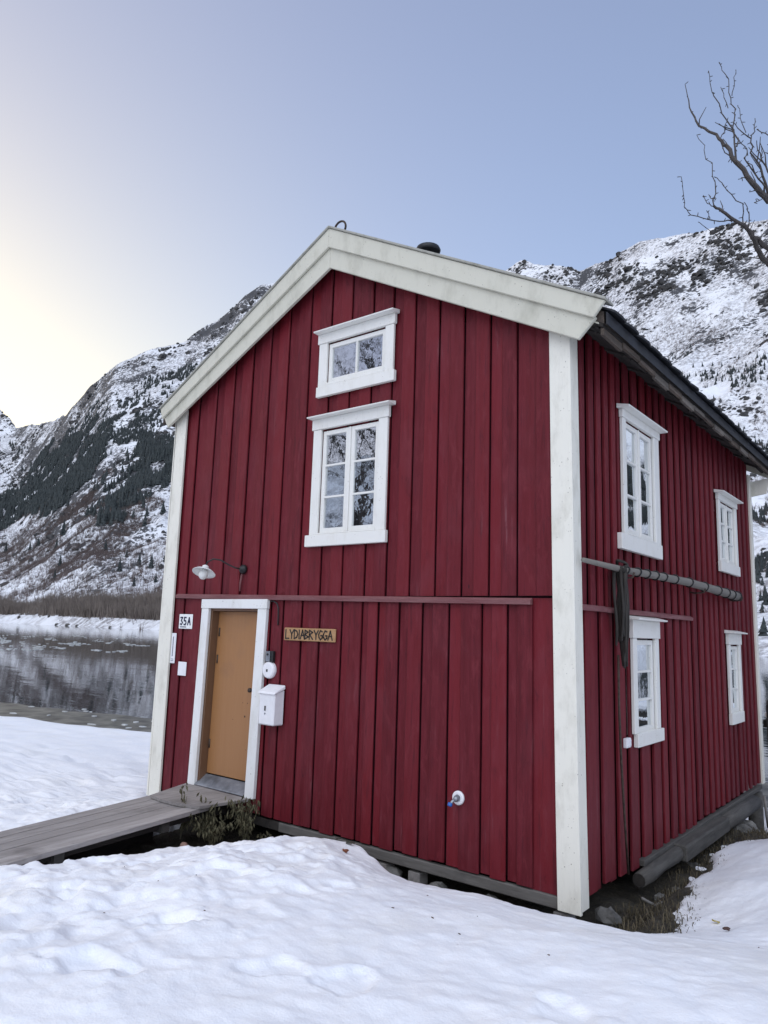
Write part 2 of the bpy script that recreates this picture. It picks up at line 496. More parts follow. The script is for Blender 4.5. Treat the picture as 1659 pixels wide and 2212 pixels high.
def terr_z(az, r, noise=True):
    el = np.tan(np.radians(RIDGE_EL(az))); Rr = RIDGE_R(az); Rs = SHORE_R(az)
    t = (r-Rs)/(Rr-Rs)
    tt = np.clip((t-.035)/.965, 0, 1)
    g = tt**.92
    g = g*(0.78+.22*tt)
    z = -1.6 + 4.4*sstep(0, 26, r-Rs) + 1.2*sstep(20, 60, r-Rs) + np.minimum(r, Rr)*el*g
    if noise:
        x = r*np.sin(np.radians(az)); y = r*np.cos(np.radians(az))
        k = np.clip(t*3.0, 0, 1)*np.clip(1.25-.75*np.clip(t, 0, 1), 0, 1)
        z = z + k*(ridged(x/330, y/330, 4, 5)*26 + ridged(x/95, y/95, 4, 9)*13 + fbm(x/28, y/28, 3, 3)*5.5 + np.abs(fbm(x/11, y/11, 2, 13))*3.5)
        # ledges: benches of rock that run across the slope
        lz = z/26.0 + fbm(x/120, y/120, 3, 21)*1.6
        z = z + k*sstep(-45, -30, az)*1.6*np.sin(lz*2*np.pi)*np.clip(fbm(x/90, y/90, 2, 33)*2+.3, 0, 1)
    z = np.where(t > 1, z-(r-Rr)*.30, z)
    return z
azs = np.concatenate([np.arange(-180, -110, 2.0), np.arange(-110, -72, .8), np.arange(-72, -4, .115), np.arange(-4, 40, .8), np.arange(40, 180.1, 2.0)])
ts = np.concatenate([np.linspace(-.04, .05, 70)[:-1], np.linspace(.05, 1.0, 300)**1.0, np.linspace(1.02, 1.6, 10)])
A, T = np.meshgrid(azs, ts)
RR = SHORE_R(A) + T*(RIDGE_R(A)-SHORE_R(A))
ZZ = terr_z(A, RR)
XX = OX + RR*np.sin(np.radians(A)); YY = OY + RR*np.cos(np.radians(A))
mountain = np_mesh('mountainside', np.stack([XX, YY, ZZ], -1).reshape(-1, 3), grid_faces(len(azs), len(ts)), MOUNTAIN)
kind(mountain, 'structure')

# ------------------------------------------------------------------ river
wm = MB(); wm.add([(-2600,-1500,-1.2),(1500,-1500,-1.2),(1500,1800,-1.2),(-2600,1800,-1.2)], [(0,1,2,3)])
water = wm.build('river_water', WATER); kind(water, 'structure')

# ------------------------------------------------------------------ near ground
CTRL = np.array([(-3.42,-2.8,.08),(-3.42,-2.0,.0),(-3.40,-1.2,-.08),(-3.0,-.98,.0),(-2.62,-.86,.07),(-2.3,-.72,.15),(-1.9,-.42,.13),(-1.6,-.46,.06),(-1.4,-.50,-.01),(-.7,-.5,.02),(.21,-.47,.03),(.57,-.45,.05),
    (-.8,-4,.35),(.4,-2.9,.32),(1.7,-1.75,.30),(2.5,-5.7,.40),(-2,-3,.28),(-1,-2,.30),(.3,-1.5,.22),(-1.5,-1.3,.27),(5,-6,.4),(0,-9,.45),(-4,-9,.3),
    (1.0,-.4,.08),(.45,.25,-.22),(.42,1.0,-.20),(.42,2.1,-.15),(.34,3.7,-.20),(.5,4.2,-.25),(.8,1.5,-.02),(1.0,3,.03),(1.5,1,.08),(2.5,2.5,.16),(1.2,5,-.05),(.78,6.5,-.55),(5,3,.25),(4,7,0),
    (-4.75,-.62,.0),(-4.45,-2.4,.02),(-4,-5.5,.15),(-5.8,.5,-.28),(-6.8,-1.2,-.25),(-7,1,-.4),(-11,4,-.6),(-19.5,4.6,-.78),(-14.07,5.93,-.78),(-12,0,-.4),(-15,-6,-.2),(-8,-6,.1),(-5.9,6,-.65)])
def tps(d): return np.where(d > 1e-9, d*d*np.log(np.maximum(d, 1e-9)), 0)
n = len(CTRL)
Kd = tps(np.hypot(CTRL[:,None,0]-CTRL[None,:,0], CTRL[:,None,1]-CTRL[None,:,1])) + np.eye(n)*.02
Pm = np.concatenate([np.ones((n,1)), CTRL[:,:2]], 1)
Am = np.block([[Kd, Pm], [Pm.T, np.zeros((3,3))]])
wts = np.linalg.solve(Am, np.concatenate([CTRL[:,2], np.zeros(3)]))
HOL = np.array([(-2.95,-6.6),(-3.42,-2.8),(-3.45,-2.0),(-3.42,-1.25),(-3.0,-.98),(-2.62,-.86),(-2.3,-.70),(-1.9,-.40),(-1.6,-.44),(-1.4,-.48),(-.7,-.5),(.21,-.47),(.57,-.42),(.66,-.12),(.45,.25),(.36,.5),(.44,1.0),(.36,1.7),(.42,2.1),(.31,2.8),(.33,3.7),(.5,4.2),(.6,5),(.6,7.2),(-5.75,7.2),(-5.75,.05),(-4.92,-.1),(-4.80,-.62),(-4.50,-2.36),(-3.9,-6.6)])
def hollow_sd(x, y):   # > 0 inside the melted hollow round the house and under the ramp
    d = np.full(x.shape, 1e9); ins = np.zeros(x.shape, bool)
    m = len(HOL)
    for i in range(m):
        a = HOL[i]; b = HOL[(i+1) % m]
        ex, ey = b-a; wx = x-a[0]; wy = y-a[1]
        t = np.clip((wx*ex+wy*ey)/(ex*ex+ey*ey), 0, 1)
        d = np.minimum(d, np.hypot(wx-t*ex, wy-t*ey))
        c = ((a[1] <= y) & (b[1] > y)) | ((b[1] <= y) & (a[1] > y))
        ins ^= c & (x < a[0] + (y-a[1])*(b[0]-a[0])/np.where(abs(b[1]-a[1]) < 1e-12, 1e-12, b[1]-a[1]))
    return np.where(ins, d, -d)
def shore_y(x):
    return np.where(x < -5.5, 5.93+.247*(x+14.07), np.where(x < 0, 8.05+.24*(x+5.5), 9.4+.1*np.minimum(x, 40)))
dents = [(rng.uniform(-3.0, .3), rng.uniform(-4.3, -1.4), rng.uniform(.05, .11), rng.uniform(.10, .17), rng.uniform(0, math.pi), rng.uniform(.02, .05)) for i in range(12)]
dents += [(-.95, -3.55, .10, .17, .4, .09), (.05, -2.75, .09, .15, 1.0, .07), (-1.15, -2.9, .09, .14, .2, .07), (.95, -2.25, .10, .15, .8, .06), (-.3, -2.95, .08, .13, .9, .06), (-2.6, -2.2, .09, .15, 1.6, .06), (-1.9, -2.0, .08, .13, 1.2, .06)]
dents += [(rng.uniform(-12, -5), rng.uniform(-4, 3), rng.uniform(.10, .16), rng.uniform(.18, .28), rng.uniform(0, math.pi), rng.uniform(.04, .08)) for i in range(60)]
def ground_z(x, y, detail=True):
    xc = np.clip(x, -20, 6); yc = np.clip(y, -9, 8)
    z = wts[n] + wts[n+1]*xc + wts[n+2]*yc
    for i in range(n):
        z = z + wts[i]*tps(np.hypot(xc-CTRL[i,0], yc-CTRL[i,1]))
    z = np.clip(z, -1.0, .6)
    far = np.clip(np.hypot(x-xc, y-yc)/30, 0, 1)
    z = z + far*(.25*fbm(x/25, y/25, 3, 51))
    if detail:
        rough = np.clip(.25 + sstep(-.2, -2.2, x)*.9 + sstep(1.2, 2.5, x)*.2, 0, 1)*sstep(-.4, -1.1, y) + sstep(-4.2, -5.2, x)*.9
        rough = np.clip(rough + sstep(.1, .6, x)*sstep(-.3, .4, y)*.22 + .12, 0, 1.1)
        z = z + .035*fbm(x*1.3, y*1.3, 3, 1) + rough*(.022*ridged(x*2.3, y*2.3, 4, 2) + .026*fbm(x*4.5, y*4.5, 4, 4, .6) + .009*ridged(x*8, y*8, 3, 6) + .007*fbm(x*16, y*16, 2, 19))
        z = z + (1-np.clip(rough, 0, 1))*(.007*ridged(x*2.2+y*1.2, (y-x*.5)*7.0, 3, 8) + .006*fbm(x*9, y*9, 2, 3))
        crust = fbm(x*3.1+1.7, y*3.1, 4, 91, .55)
        z = z + np.clip(rough, 0, 1)*sstep(.0, -1.0, x+y*.6+1.6)*(.020*sstep(-.08, .06, crust) + .012*sstep(.10, .20, crust)) + .022*fbm(x*.75, y*.75, 2, 92)
        for (dx, dy, a, b, th, dep) in dents:
            dep = dep*(.42 if dx > -4 else .9)
            u = (x-dx)*math.cos(th)+(y-dy)*math.sin(th); v = -(x-dx)*math.sin(th)+(y-dy)*math.cos(th)
            q = (u/b)**2+(v/a)**2
            q = q*np.clip(1+1.4*fbm(x*6+dx, y*6, 3, 29), .35, 3)
            z = z - dep*1.15*np.exp(-np.clip(q, 0, 9)**3) + dep*.18*np.exp(-((np.sqrt(np.clip(q, 0, 50))-1.35)/.3)**2)
    sd = hollow_sd(x, y) + .05*fbm(x*4, y*4, 3, 12) + .02*fbm(x*16, y*16, 2, 15)
    z = z - .85*sstep(-.04, .42, sd)
    so = y-shore_y(x) + .35*fbm(x*.7, y*.7, 3, 44)
    z = z - 1.2*sstep(-.25, 1.1, so)
    return z
def axis(fine0, fine1, step, lo, hi, grow=1.08):
    a = list(np.arange(fine0, fine1+1e-6, step)); s = step; p = a[-1]
    while p < hi: s = s*grow; p += s; a.append(p)
    s = step; p = a[0]; pre = []
    while p > lo: s = s*grow; p -= s; pre.append(p)
    return np.array(pre[::-1]+a)
gx = axis(-4.8, 2.2, .022, -320, 300, 1.05); gy = axis(-4.4, .6, .022, -320, 16, 1.05)
GX, GY = np.meshgrid(gx, gy)
GZ = ground_z(GX, GY)
snow = np_mesh('snow_ground', np.stack([GX, GY, GZ], -1).reshape(-1, 3), grid_faces(len(gx), len(gy)), SNOW)
kind(snow, 'structure')

# bare soil in the hollow round the house
sx = np.arange(-5.7, .95, .04); sy = np.arange(-3.2, 7.4, .05)
SX, SY = np.meshgrid(sx, sy)
def soil_z(x, y): return -.33 - .62*sstep(4.6, 6.6, y) - .12*sstep(-1.2, -2.4, y) + .13*sstep(.08, .42, x)*sstep(-.1, .3, y)*sstep(5.0, 3.8, y) + .05*fbm(x*2.2, y*2.2, 3, 61) + .035*fbm(x*9, y*9, 3, 62)
soil = np_mesh('bare_soil', np.stack([SX, SY, soil_z(SX, SY)], -1).reshape(-1, 3), grid_faces(len(sx), len(sy)), SOIL)
kind(soil, 'structure')

# thin grey-green ice along the near shore, and broken floes drifting past the far bank
ICE = mk_plain('shore_ice', (.125, .120, .098), .5, 0, .5, 1.6)
FLOE = mk_plain('ice_floe', (.62, .64, .63), .6, 0, .15, 2)
def floe(mb, cx, cy, ra, rb, th, z, h, k=9):
    ring = []
    for i in range(k):
        t = 2*math.pi*i/k; q = random.uniform(.65, 1.1)
        u = ra*q*math.cos(t); v = rb*q*math.sin(t)
        ring.append((cx+u*math.cos(th)-v*math.sin(th), cy+u*math.sin(th)+v*math.cos(th)))
    mb.loft([(a, b, z) for a, b in ring], [(a, b, z+h) for a, b in ring])
ib = MB()
xs = np.arange(-70, 8, .8)
edge = shore_y(xs) + 4.4 + 1.2*np.clip((-xs-14)*.08, 0, 3) + .9*fbm(xs*.35, xs*0, 3, 71)
vs = [(x, shore_y(np.array(x))-.4, -1.185) for x in xs] + [(x, e, -1.185) for x, e in zip(xs, edge)]
m_ = len(xs)
ib.add(vs, [(i, i+1, m_+i+1, m_+i) for i in range(m_-1)])
o = ib.build('shore_ice', ICE); kind(o, 'structure')
fb = MB()
for i in range(120):
    x = random.uniform(-60, -6); y = float(shore_y(np.array(x))) + random.uniform(2.4, 5.4)
    floe(fb, x, y, random.uniform(.05, .22), random.uniform(.04, .12), random.uniform(-.2, .6), -1.184, random.uniform(.015, .04), 7)
for i in range(4200):
    az = random.uniform(-70, -54)
    el = -random.choice([random.gauss(1.62, .07), random.gauss(2.02, .06), random.gauss(1.25, .2), random.uniform(.9, 2.2)])
    gate = float(fbm(np.array(az*1.3), np.array(el*9), 3, 201))
    if gate < .17 + (.22 if az > -60 else 0): continue
    r = 3.2/math.tan(R(-el if el < 0 else el))
    floe(fb, OX+r*math.sin(R(az)), OY+r*math.cos(R(az)), random.uniform(.06, .32), random.uniform(.05, .2), random.uniform(0, 3), -1.21, random.uniform(.03, .08), 6)
o = fb.build('drifting_ice', FLOE); kind(o, 'stuff')
tag(o, 'broken pale ice pieces drifting in streaks on the dark river', 'ice')

# ------------------------------------------------------------------ woods on the far side
def in_poly(px, py, poly):
    ins = np.zeros(px.shape, bool); m = len(poly)
    for i in range(m):
        (x0, y0), (x1, y1) = poly[i], poly[(i+1) % m]
        c = ((y0 <= py) & (y1 > py)) | ((y1 <= py) & (y0 > py))
        ins ^= c & (px < x0 + (py-y0)*(x1-x0)/((y1-y0) if abs(y1-y0) > 1e-12 else 1e-12))
    return ins
F1 = [(-66.9,8.0),(-65.89,8.82),(-65.0,10.32),(-63.97,11.74),(-62.56,13.2),(-61.51,13.8),(-60.43,14.4),(-58.57,13.84),(-57.25,13.6),(-55.14,13.68),(-53,14.2),(-53,11.8),(-54.78,11.69),(-57.14,12.27),(-58.61,12.78),(-59.74,12.52),(-60.1,10.89),(-60.69,9.25),(-61.5,8.64),(-62.94,7.33),(-64.64,6.66),(-66.22,5.51),(-67,5.4)]
F1H = [(-65.48,8.1),(-64.56,9.36),(-63.28,9.63),(-64.02,8.64),(-65.23,8.01)]
F2 = [(-58.48,11.33),(-57.66,12.21),(-54.78,13.45),(-52,13.6),(-52,10.6),(-54.72,10.87),(-56.01,9.68),(-57.34,8.49),(-58.0,7.09),(-59.2,6.47),(-60.35,6.78),(-59.88,8.53),(-59.02,10.21)]
F3 = [(-61.43,14.53),(-59.63,17.0),(-58.35,18.62),(-56.43,19.53),(-55.98,19.07),(-56.85,18.16),(-58.58,16.88),(-60.0,15.38),(-60.93,14.47)]
SCR = [(-66.6,2.6),(-66.6,4.89),(-64.57,6.03),(-61.6,8.37),(-60.22,9.56),(-60.82,7.92),(-62.86,6.44),(-63.34,5.37),(-60.4,5.98),(-58.7,6.51),(-59.64,5.78),(-62.31,4.41),(-64.3,3.26)]
def sample_slope(naz, a0, a1, rmin=None, rmax=1.0):
    az = rng.uniform(a0, a1, naz)
    t = np.sqrt(rng.uniform(.0, rmax**2, naz))
    r = SHORE_R(az) + t*(RIDGE_R(az)-SHORE_R(az))
    z = terr_z(az, r)
    el = np.degrees(np.arctan2(z-2.0, r))
    return az, r, z, el
def place(az, r): return OX+r*np.sin(np.radians(az)), OY+r*np.cos(np.radians(az))
def conifer_template(tiers=4, k=7, seed=1):
    rg = np.random.default_rng(seed); V = []; F = []
    for i in range(tiers):
        z0 = .06+.80*i/tiers; z1 = min(1.0, z0+1.5/tiers); rad = .205*(1-i/(tiers+.3))
        o = len(V); V.append((0, 0, z1))
        for j in range(k):
            t = 2*math.pi*(j+.5*(i % 2))/k; q = rad*(1.15 if j % 2 else .62)*rg.uniform(.85, 1.15)
            V.append((q*math.cos(t), q*math.sin(t), z0-rg.uniform(0, .05)))
        F += [(o, o+1+j, o+1+(j+1) % k) for j in range(k)]
    return np.array(V), np.array(F)
def scatter(name, tv, tf, px, py, pz, h, wid, mat):
    m = len(px); th = rng.uniform(0, 2*np.pi, m); c, s = np.cos(th), np.sin(th)
    V = np.empty((m, len(tv), 3))
    V[:,:,0] = px[:,None] + (tv[None,:,0]*c[:,None]-tv[None,:,1]*s[:,None])*(h*wid)[:,None]
    V[:,:,1] = py[:,None] + (tv[None,:,0]*s[:,None]+tv[None,:,1]*c[:,None])*(h*wid)[:,None]
    V[:,:,2] = pz[:,None] + tv[None,:,2]*h[:,None]
    F = (tf[None] + (np.arange(m)*len(tv))[:,None,None]).reshape(-1, 3)
    o = np_mesh(name, V.reshape(-1, 3), F, mat, smooth=False)
    return kind(o, 'stuff')
def leafmat(name, c1, c2, scale):
    b = NB(name); nn = b.noise(b.map((1, 1, 1)), scale, 4, .7)
    b.color(b.ramp(nn, [(.35, c1), (.65, c2)])).rough(.9); return b.m
SPRUCE = leafmat('spruce_needles', (.020, .028, .030), (.046, .056, .056), .12)
TWIGS = leafmat('leafless_twigs', (.150, .125, .105), (.235, .20, .175), .10)
SCRUB = leafmat('leafless_scrub', (.080, .060, .056), (.145, .112, .102), .08)
tv, tf = conifer_template()
az, r, z, el = sample_slope(60000, -67, -50, rmax=.9)
x, y = place(az, r)
dens = fbm(x/45, y/45, 4, 81)
d2 = fbm(x/16, y/16, 3, 181); d3 = dens*.7+d2*.8
azj = az+fbm(x/60, y/60, 3, 182)*.9; elj = el+fbm(x/60, y/60, 3, 183)*.9
m1 = in_poly(azj, elj, F1) & ~in_poly(azj, elj, F1H) & (d3 > -.13) & (rng.random(len(az)) < .55)
m2 = in_poly(azj, elj, F2) & (d3 > -.22) & (rng.random(len(az)) < .6)
m3 = (el > 13.2) & (el < 19.5) & (d3 > .10) & (rng.random(len(az)) < .30)
m4 = (el < 12.5) & (el > 7.0) & (rng.random(len(az)) < .035) & (d3 > .05)
m5 = (az > -58.5) & (az < -50) & (el > 13) & (el < 17.5) & (dens > .12) & (rng.random(len(az)) < .35)
mm = m1 | m2 | m3 | m4 | m5
hh = rng.uniform(9, 17, mm.sum())*np.where(el[mm] > 13, .62, 1.0)
o = scatter('conifer_forest', tv, tf, x[mm], y[mm], z[mm]-.5, hh, rng.uniform(.8, 1.25, mm.sum()), SPRUCE)
tag(o, 'dark spruce forest covering the middle of the snowy left mountainside', 'forest')
# right mountainside: sparse small conifers on the ledges
az, r, z, el = sample_slope(60000, -31, 50, rmax=.75)
x, y = place(az, r)
dens = fbm(x/30, y/30, 4, 83)
mm = ((dens > .10) & (el < 19) & (rng.random(len(az)) < .5) & (az > -22)) | ((el < 9) & (dens > -.05) & (rng.random(len(az)) < .6)) | ((el < 26) & (dens > .3) & (rng.random(len(az)) < .10)) | ((az > 6) & (dens > .06) & (el < 22))
hh = rng.uniform(3, 7.5, mm.sum())*np.where(az[mm] > 6, 2.2, 1)  # taller unseen stand past the right edge, added to darken side pane reflections
o = scatter('slope_conifers', tv, tf, x[mm], y[mm], z[mm]-.4, hh, rng.uniform(.9, 1.4, mm.sum()), SPRUCE)
tag(o, 'sparse small dark conifers dotted over the snowy right mountainside', 'forest')
def brush_template(k=13, seed=4, spread=.34):
    rg = np.random.default_rng(seed); V = []; F = []
    for i in range(k):
        a = rg.uniform(0, 2*math.pi); b = rg.uniform(.02, .12); top = spread*rg.uniform(.25, 1.0); h = rg.uniform(.62, 1.0)
        w = .017; t = rg.uniform(0, math.pi)
        o = len(V); bx, by = b*math.cos(a), b*math.sin(a); tx, ty = top*math.cos(a), top*math.sin(a)
        V += [(bx-w*math.cos(t), by-w*math.sin(t), 0), (bx+w*math.cos(t), by+w*math.sin(t), 0), (tx, ty, h)]
        F.append((o, o+1, o+2))
    return np.array(V), np.array(F)
bv, bf = brush_template()
az = np.concatenate([rng.uniform(-68, -52, 1700), rng.uniform(-52, -34, 1500)]); r = SHORE_R(az)+rng.uniform(24, 75, 3200); z = terr_z(az, r); x, y = place(az, r)
hb = rng.uniform(.62, 1.0, 3200)*np.interp(az, [-68,-65.6,-64.5,-64.2,-63.2,-61,-60,-55], [15,14,9.5,6.5,9.5,10.5,11.5,10.5])
o = scatter('birch_wood', bv, bf, x, y, z-.3, hb, rng.uniform(.8, 1.3, 3200), TWIGS)
tag(o, 'brown leafless birch wood along the far river bank', 'wood')
az, r, z, el = sample_slope(60000, -67, -50, rmax=.62)
x, y = place(az, r); dens = fbm(x/50, y/50, 4, 87)
mm = (in_poly(az, el, SCR) & (dens > -.45)) | ((el < 11) & (dens > .05) & (rng.random(len(az)) < .6)) | ((el < 6) & (rng.random(len(az)) < .25))
bv2, bf2 = brush_template(9, 9, .42)
o = scatter('leafless_scrub', bv2, bf2, x[mm], y[mm], z[mm]-.3, rng.uniform(3, 6.5, mm.sum()), rng.uniform(.9, 1.5, mm.sum()), SCRUB)
tag(o, 'brownish leafless scrub on the snowy talus of the left mountain', 'scrub')
az, r, z, el = sample_slope(26000, -31, -4, rmax=.8)
x, y = place(az, r); dens = fbm(x/40, y/40, 4, 89)
mm = (dens > .10) & (rng.random(len(az)) < .55)
o = scatter('hillside_scrub', bv2, bf2, x[mm], y[mm], z[mm]-.3, rng.uniform(2.5, 5, mm.sum()), rng.uniform(.9, 1.5, mm.sum()), SCRUB)
tag(o, 'grey leafless scrub on the snowy right mountainside', 'scrub')

# low dark juniper and boulder clumps dotted over both slopes
def clump_template(seed):
    rg = np.random.default_rng(seed); V = []; F = []; k = 6
    for j, (zz, rr_) in enumerate(((-.15, .55), (.25, .62), (.62, .38))):
        for i in range(k):
            t = 2*math.pi*(i+.5*j)/k; q = rr_*rg.uniform(.6, 1.25); V.append((q*math.cos(t), q*math.sin(t), zz+rg.uniform(-.08, .08)))
    V.append((0, 0, .82))
    for j in range(2):
        for i in range(k):
            a, b_, c, d = j*k+i, j*k+(i+1) % k, (j+1)*k+(i+1) % k, (j+1)*k+i
            F += [(a, b_, c), (a, c, d)]
    F += [(2*k+i, 2*k+(i+1) % k, 3*k) for i in range(k)]
    return np.array(V), np.array(F)
CLUMP = leafmat('dark_heath_rock', (.020, .023, .026), (.075, .072, .072), .2)
cv, cf = clump_template(3)
az, r, z, el = sample_slope(90000, -32, -3, rmax=1.0)
x, y = place(az, r); dn = fbm(x/55, y/55, 3, 301)+.8*fbm(x/18, y/18, 3, 303); crag = sstep(23, 27, el)*.34 + sstep(-22, -12, az)*sstep(16, 8, el)*.25
mm = (rng.random(len(az)) < np.clip((dn-.20+crag)*.36, 0, .32)*np.clip(r/700, .25, 1)**2)
hh = rng.gamma(3.0, .55, mm.sum())*np.clip(r[mm]/650, .5, 1.5)+.5
o = scatter('heath_clumps', cv, cf, x[mm], y[mm], z[mm]-.3*hh, hh, rng.uniform(.9, 2.0, mm.sum()), CLUMP)
tag(o, 'dark heath and boulder clumps dotting the snowy right mountainside', 'heath')
az, r, z, el = sample_slope(60000, -67, -47, rmax=1.0)
x, y = place(az, r); dn = fbm(x/55, y/55, 3, 305)+.8*fbm(x/18, y/18, 3, 307)
mm = (rng.random(len(az)) < np.clip((dn-.05)*.30, 0, .4)*np.clip(r/900, .2, 1)**2)
hh = rng.gamma(3.0, .8, mm.sum())*np.clip(r[mm]/750, .4, 1.5)+.5
o = scatter('heath_clumps', cv, cf, x[mm], y[mm], z[mm]-.3*hh, hh, rng.uniform(.8, 1.6, mm.sum()), CLUMP)
tag(o, 'dark heath and boulder clumps dotting the snowy left mountainside', 'heath')

# single spruces that stand clear of the forest on the talus
tvs, tfs = conifer_template(6, 9, 5)
spruce_mesh = bpy.data.meshes.new('spruce_crown')
spruce_mesh.from_pydata([tuple(p) for p in tvs], [], [tuple(f) for f in tfs]); spruce_mesh.materials.append(SPRUCE)
tb = MB().tube([(0,0,-.05),(0,0,.18)], [.022, .018], 6)
trunk_mesh = tb.mesh('spruce_trunk', BARK)
def at_slope(a, e):
    rs = np.linspace(SHORE_R(a), RIDGE_R(a), 1500); zz = terr_z(np.full_like(rs, a), rs)
    ee = np.degrees(np.arctan2(zz-2, rs)); i = int(np.argmax(ee >= e))
    return OX+rs[i]*math.sin(R(a)), OY+rs[i]*math.cos(R(a)), zz[i], rs[i]
SPR = sorted([(-62.22,5.97,1.29),(-62.59,4.91,.9),(-62.24,3.64,1.03),(-62.5,2.73,.89),(-59.32,5.01,1.05),(-58.21,3.62,1.06),(-56.88,4.36,.81),(-56.02,4.01,1.21),(-54.95,4.48,1.34),(-57.12,2.62,.8),(-64.28,4.78,.63),(-65.77,4.42,.87),(-57.8,4.71,.66),(-55.61,2.96,.8),(-63.78,5.08,.76)])
ORD = ['first', 'second', 'third', 'fourth', 'fifth', 'sixth', 'seventh', 'eighth', 'ninth', 'tenth', 'eleventh', 'twelfth', 'thirteenth', 'fourteenth', 'fifteenth']
for i, (a, e, dh) in enumerate(SPR):
    px, py, pz, rr_ = at_slope(a, e)
    h = rr_*math.tan(R(dh))*1.02
    t = thing('spruce_tree', 'single dark spruce on the snowy talus, '+ORD[i]+' from the left below the forest', 'tree', (px, py, pz-.4), 'single spruces on the far talus')
    t.scale = (h*random.uniform(.85, 1.1), h*random.uniform(.85, 1.1), h); t.rotation_euler = (0, 0, random.uniform(0, 6))
    for nm, me in (('crown', spruce_mesh), ('trunk', trunk_mesh)):
        c = bpy.data.objects.new(nm, me); COL.objects.link(c); c.parent = t
# dark boulders and stumps on the far snow bank
for i, (a, e, w) in enumerate([(-64.49,.06,30),(-62.61,.14,26),(-61.64,.12,20),(-62.06,-.24,40),(-61.35,-.24,50),(-60.72,-.28,38),(-58.48,-.2,36),(-63.17,-.05,20)]):
    rr_ = float(SHORE_R(a)) + (5 if e < -.1 else 16 + 4*(i % 3)); zz = float(terr_z(np.array(a), np.array(rr_)))
    px, py = OX+rr_*math.sin(R(a)), OY+rr_*math.cos(R(a))
    s = w/2.5136/1.8517/1585*rr_*.5
    b = MB().blob((px, py, zz+.25*s), s, 1, .8, .5 if i > 2 else 1.2, .3, 9, 6)
    o = b.build('far_boulder', STONE if i > 2 else OLDWOOD)
    tag(o, 'small dark boulder on the white far river bank, '+ORD[[0,3,5,2,4,6,7,1][i]]+' from the left', 'boulder', 'dark boulders on the far snow bank')

# ------------------------------------------------------------------ the house
W, L = 5.57, 6.5
house = thing('wooden_house', 'red board house with white trim and corner boards by the river', 'house', (-W/2, L/2, 0))
APX, APZ, SLOPE = -2.785, 6.40, .538
def roof_z(x): return APZ - SLOPE*abs(x-APX)
def FR(u, d, z): return (u, -d, z)        # front wall frame: u along x, d out of the wall
def RG(u, d, z): return (d, u, z)         # right wall frame: u along y
def fbox(mb, fr, u0, u1, d0, d1, z0, z1, du=0.0):   # du: lean of the top in u
    p = [fr(u0,d0,z0), fr(u1,d0,z0), fr(u1,d1,z0), fr(u0,d1,z0), fr(u0+du,d0,z1), fr(u1+du,d0,z1), fr(u1+du,d1,z1), fr(u0+du,d1,z1)]
    if fr is FR: p = [p[i] for i in (3,2,1,0,7,6,5,4)]
    else: p = [p[i] for i in (3,2,1,0,7,6,5,4)]
    a, b, c = Vector(p[0]), Vector(p[1]), Vector(p[2])
    mb.hex(p)
# openings: (wall, u0,u1,z0,z1)
OPEN = {'f': [(-2.907,-2.091,3.0,4.155), (-2.877,-2.042,4.68,5.16), (-4.66,-3.69,.15,2.19)],
        'r': [(1.204,2.026,2.99,4.13), (4.67,5.45,3.04,3.87), (1.375,1.915,1.1,2.0), (4.90,5.36,1.06,1.95)]}
def cut(rects, holes):
    out = list(rects)
    for (h0, h1, g0, g1) in holes:
        nx = []
        for (a, b, c, d) in out:
            if b <= h0 or a >= h1 or d <= g0 or c >= g1: nx.append((a, b, c, d)); continue
            if c < g0: nx.append((a, b, c, g0))
            if d > g1: nx.append((a, b, g1, d))
            if a < h0: nx.append((a, h0, max(c, g0), min(d, g1)))
            if b > h1: nx.append((h1, b, max(c, g0), min(d, g1)))
        out = [q for q in nx if q[1]-q[0] > .004 and q[3]-q[2] > .004]
    return out
def board(parent, fr, u0, u1, d0, d1, z0, z1, top=None, cham=.007):
    """one cladding board with chamfered front edges; top(u) gives a sloping top"""
    w = min(cham, (u1-u0)*.3)
    if top and min(top(u0), top(u1)) <= z0+.02: return None
    t = (lambda u: min(z1, top(u))) if top else (lambda u: z1)
    prof = [(u0, d0), (u0, d1-w), (u0+w, d1), (u1-w, d1), (u1, d1-w), (u1, d0)]
    if fr is RG: prof = prof[::-1]
    ra = [fr(u, d, z0) for u, d in prof]; rb = [fr(u, d, t(u)) for u, d in prof]
    mb = MB().loft(ra[::-1], rb[::-1])
    return mb.build('board', RED, parent)
SHEATH = mk_plain('joint_shade_sheathing', (.040,.007,.013), .95)  # dark red puts the shadow lines of the open joints into the colour
def wall_sheet(name, fr, u0, u1, z0, z1, holes, top=None):
    mb = MB()
    for (a, b, c, d) in cut([(u0, u1, z0, z1)], holes):
        t = (lambda u: min(d, top(u)-.05)) if top else (lambda u: d)
        if top:
            hw = (APZ-.06-c)/SLOPE
            a, b = max(a, APX-hw), min(b, APX+hw)
            if b-a < .01: continue
        us = [a] + ([APX] if (top and a < APX < b) else []) + [b]
        for q0, q1 in zip(us[:-1], us[1:]):
            p = [fr(q0,-.090,c), fr(q1,-.090,c), fr(q1,-.072,c), fr(q0,-.072,c), fr(q0,-.090,t(q0)), fr(q1,-.090,t(q1)), fr(q1,-.072,t(q1)), fr(q0,-.072,t(q0))]
            mb.hex([p[i] for i in (3,2,1,0,7,6,5,4)])
    return mb.build(name, SHEATH, house)
front_wall = wall_sheet('front_wall', FR, -W+.05, -.05, 0.02, 6.3, OPEN['f'], roof_z)
right_wall = wall_sheet('right_wall', RG, .05, L-.05, 0.02, 4.755, OPEN['r'])
lw = MB().box(-W, -W+.06, .1, L, -.9, 4.70); left_wall = lw.build('left_wall', RED, house)  # carried down below the floor, added to block daylight under the house
bw = MB(); bw.box(-W+.07, -.25, L-.06, L, -1.3, 0)  # added lower panel closes the open underside to keep it dark
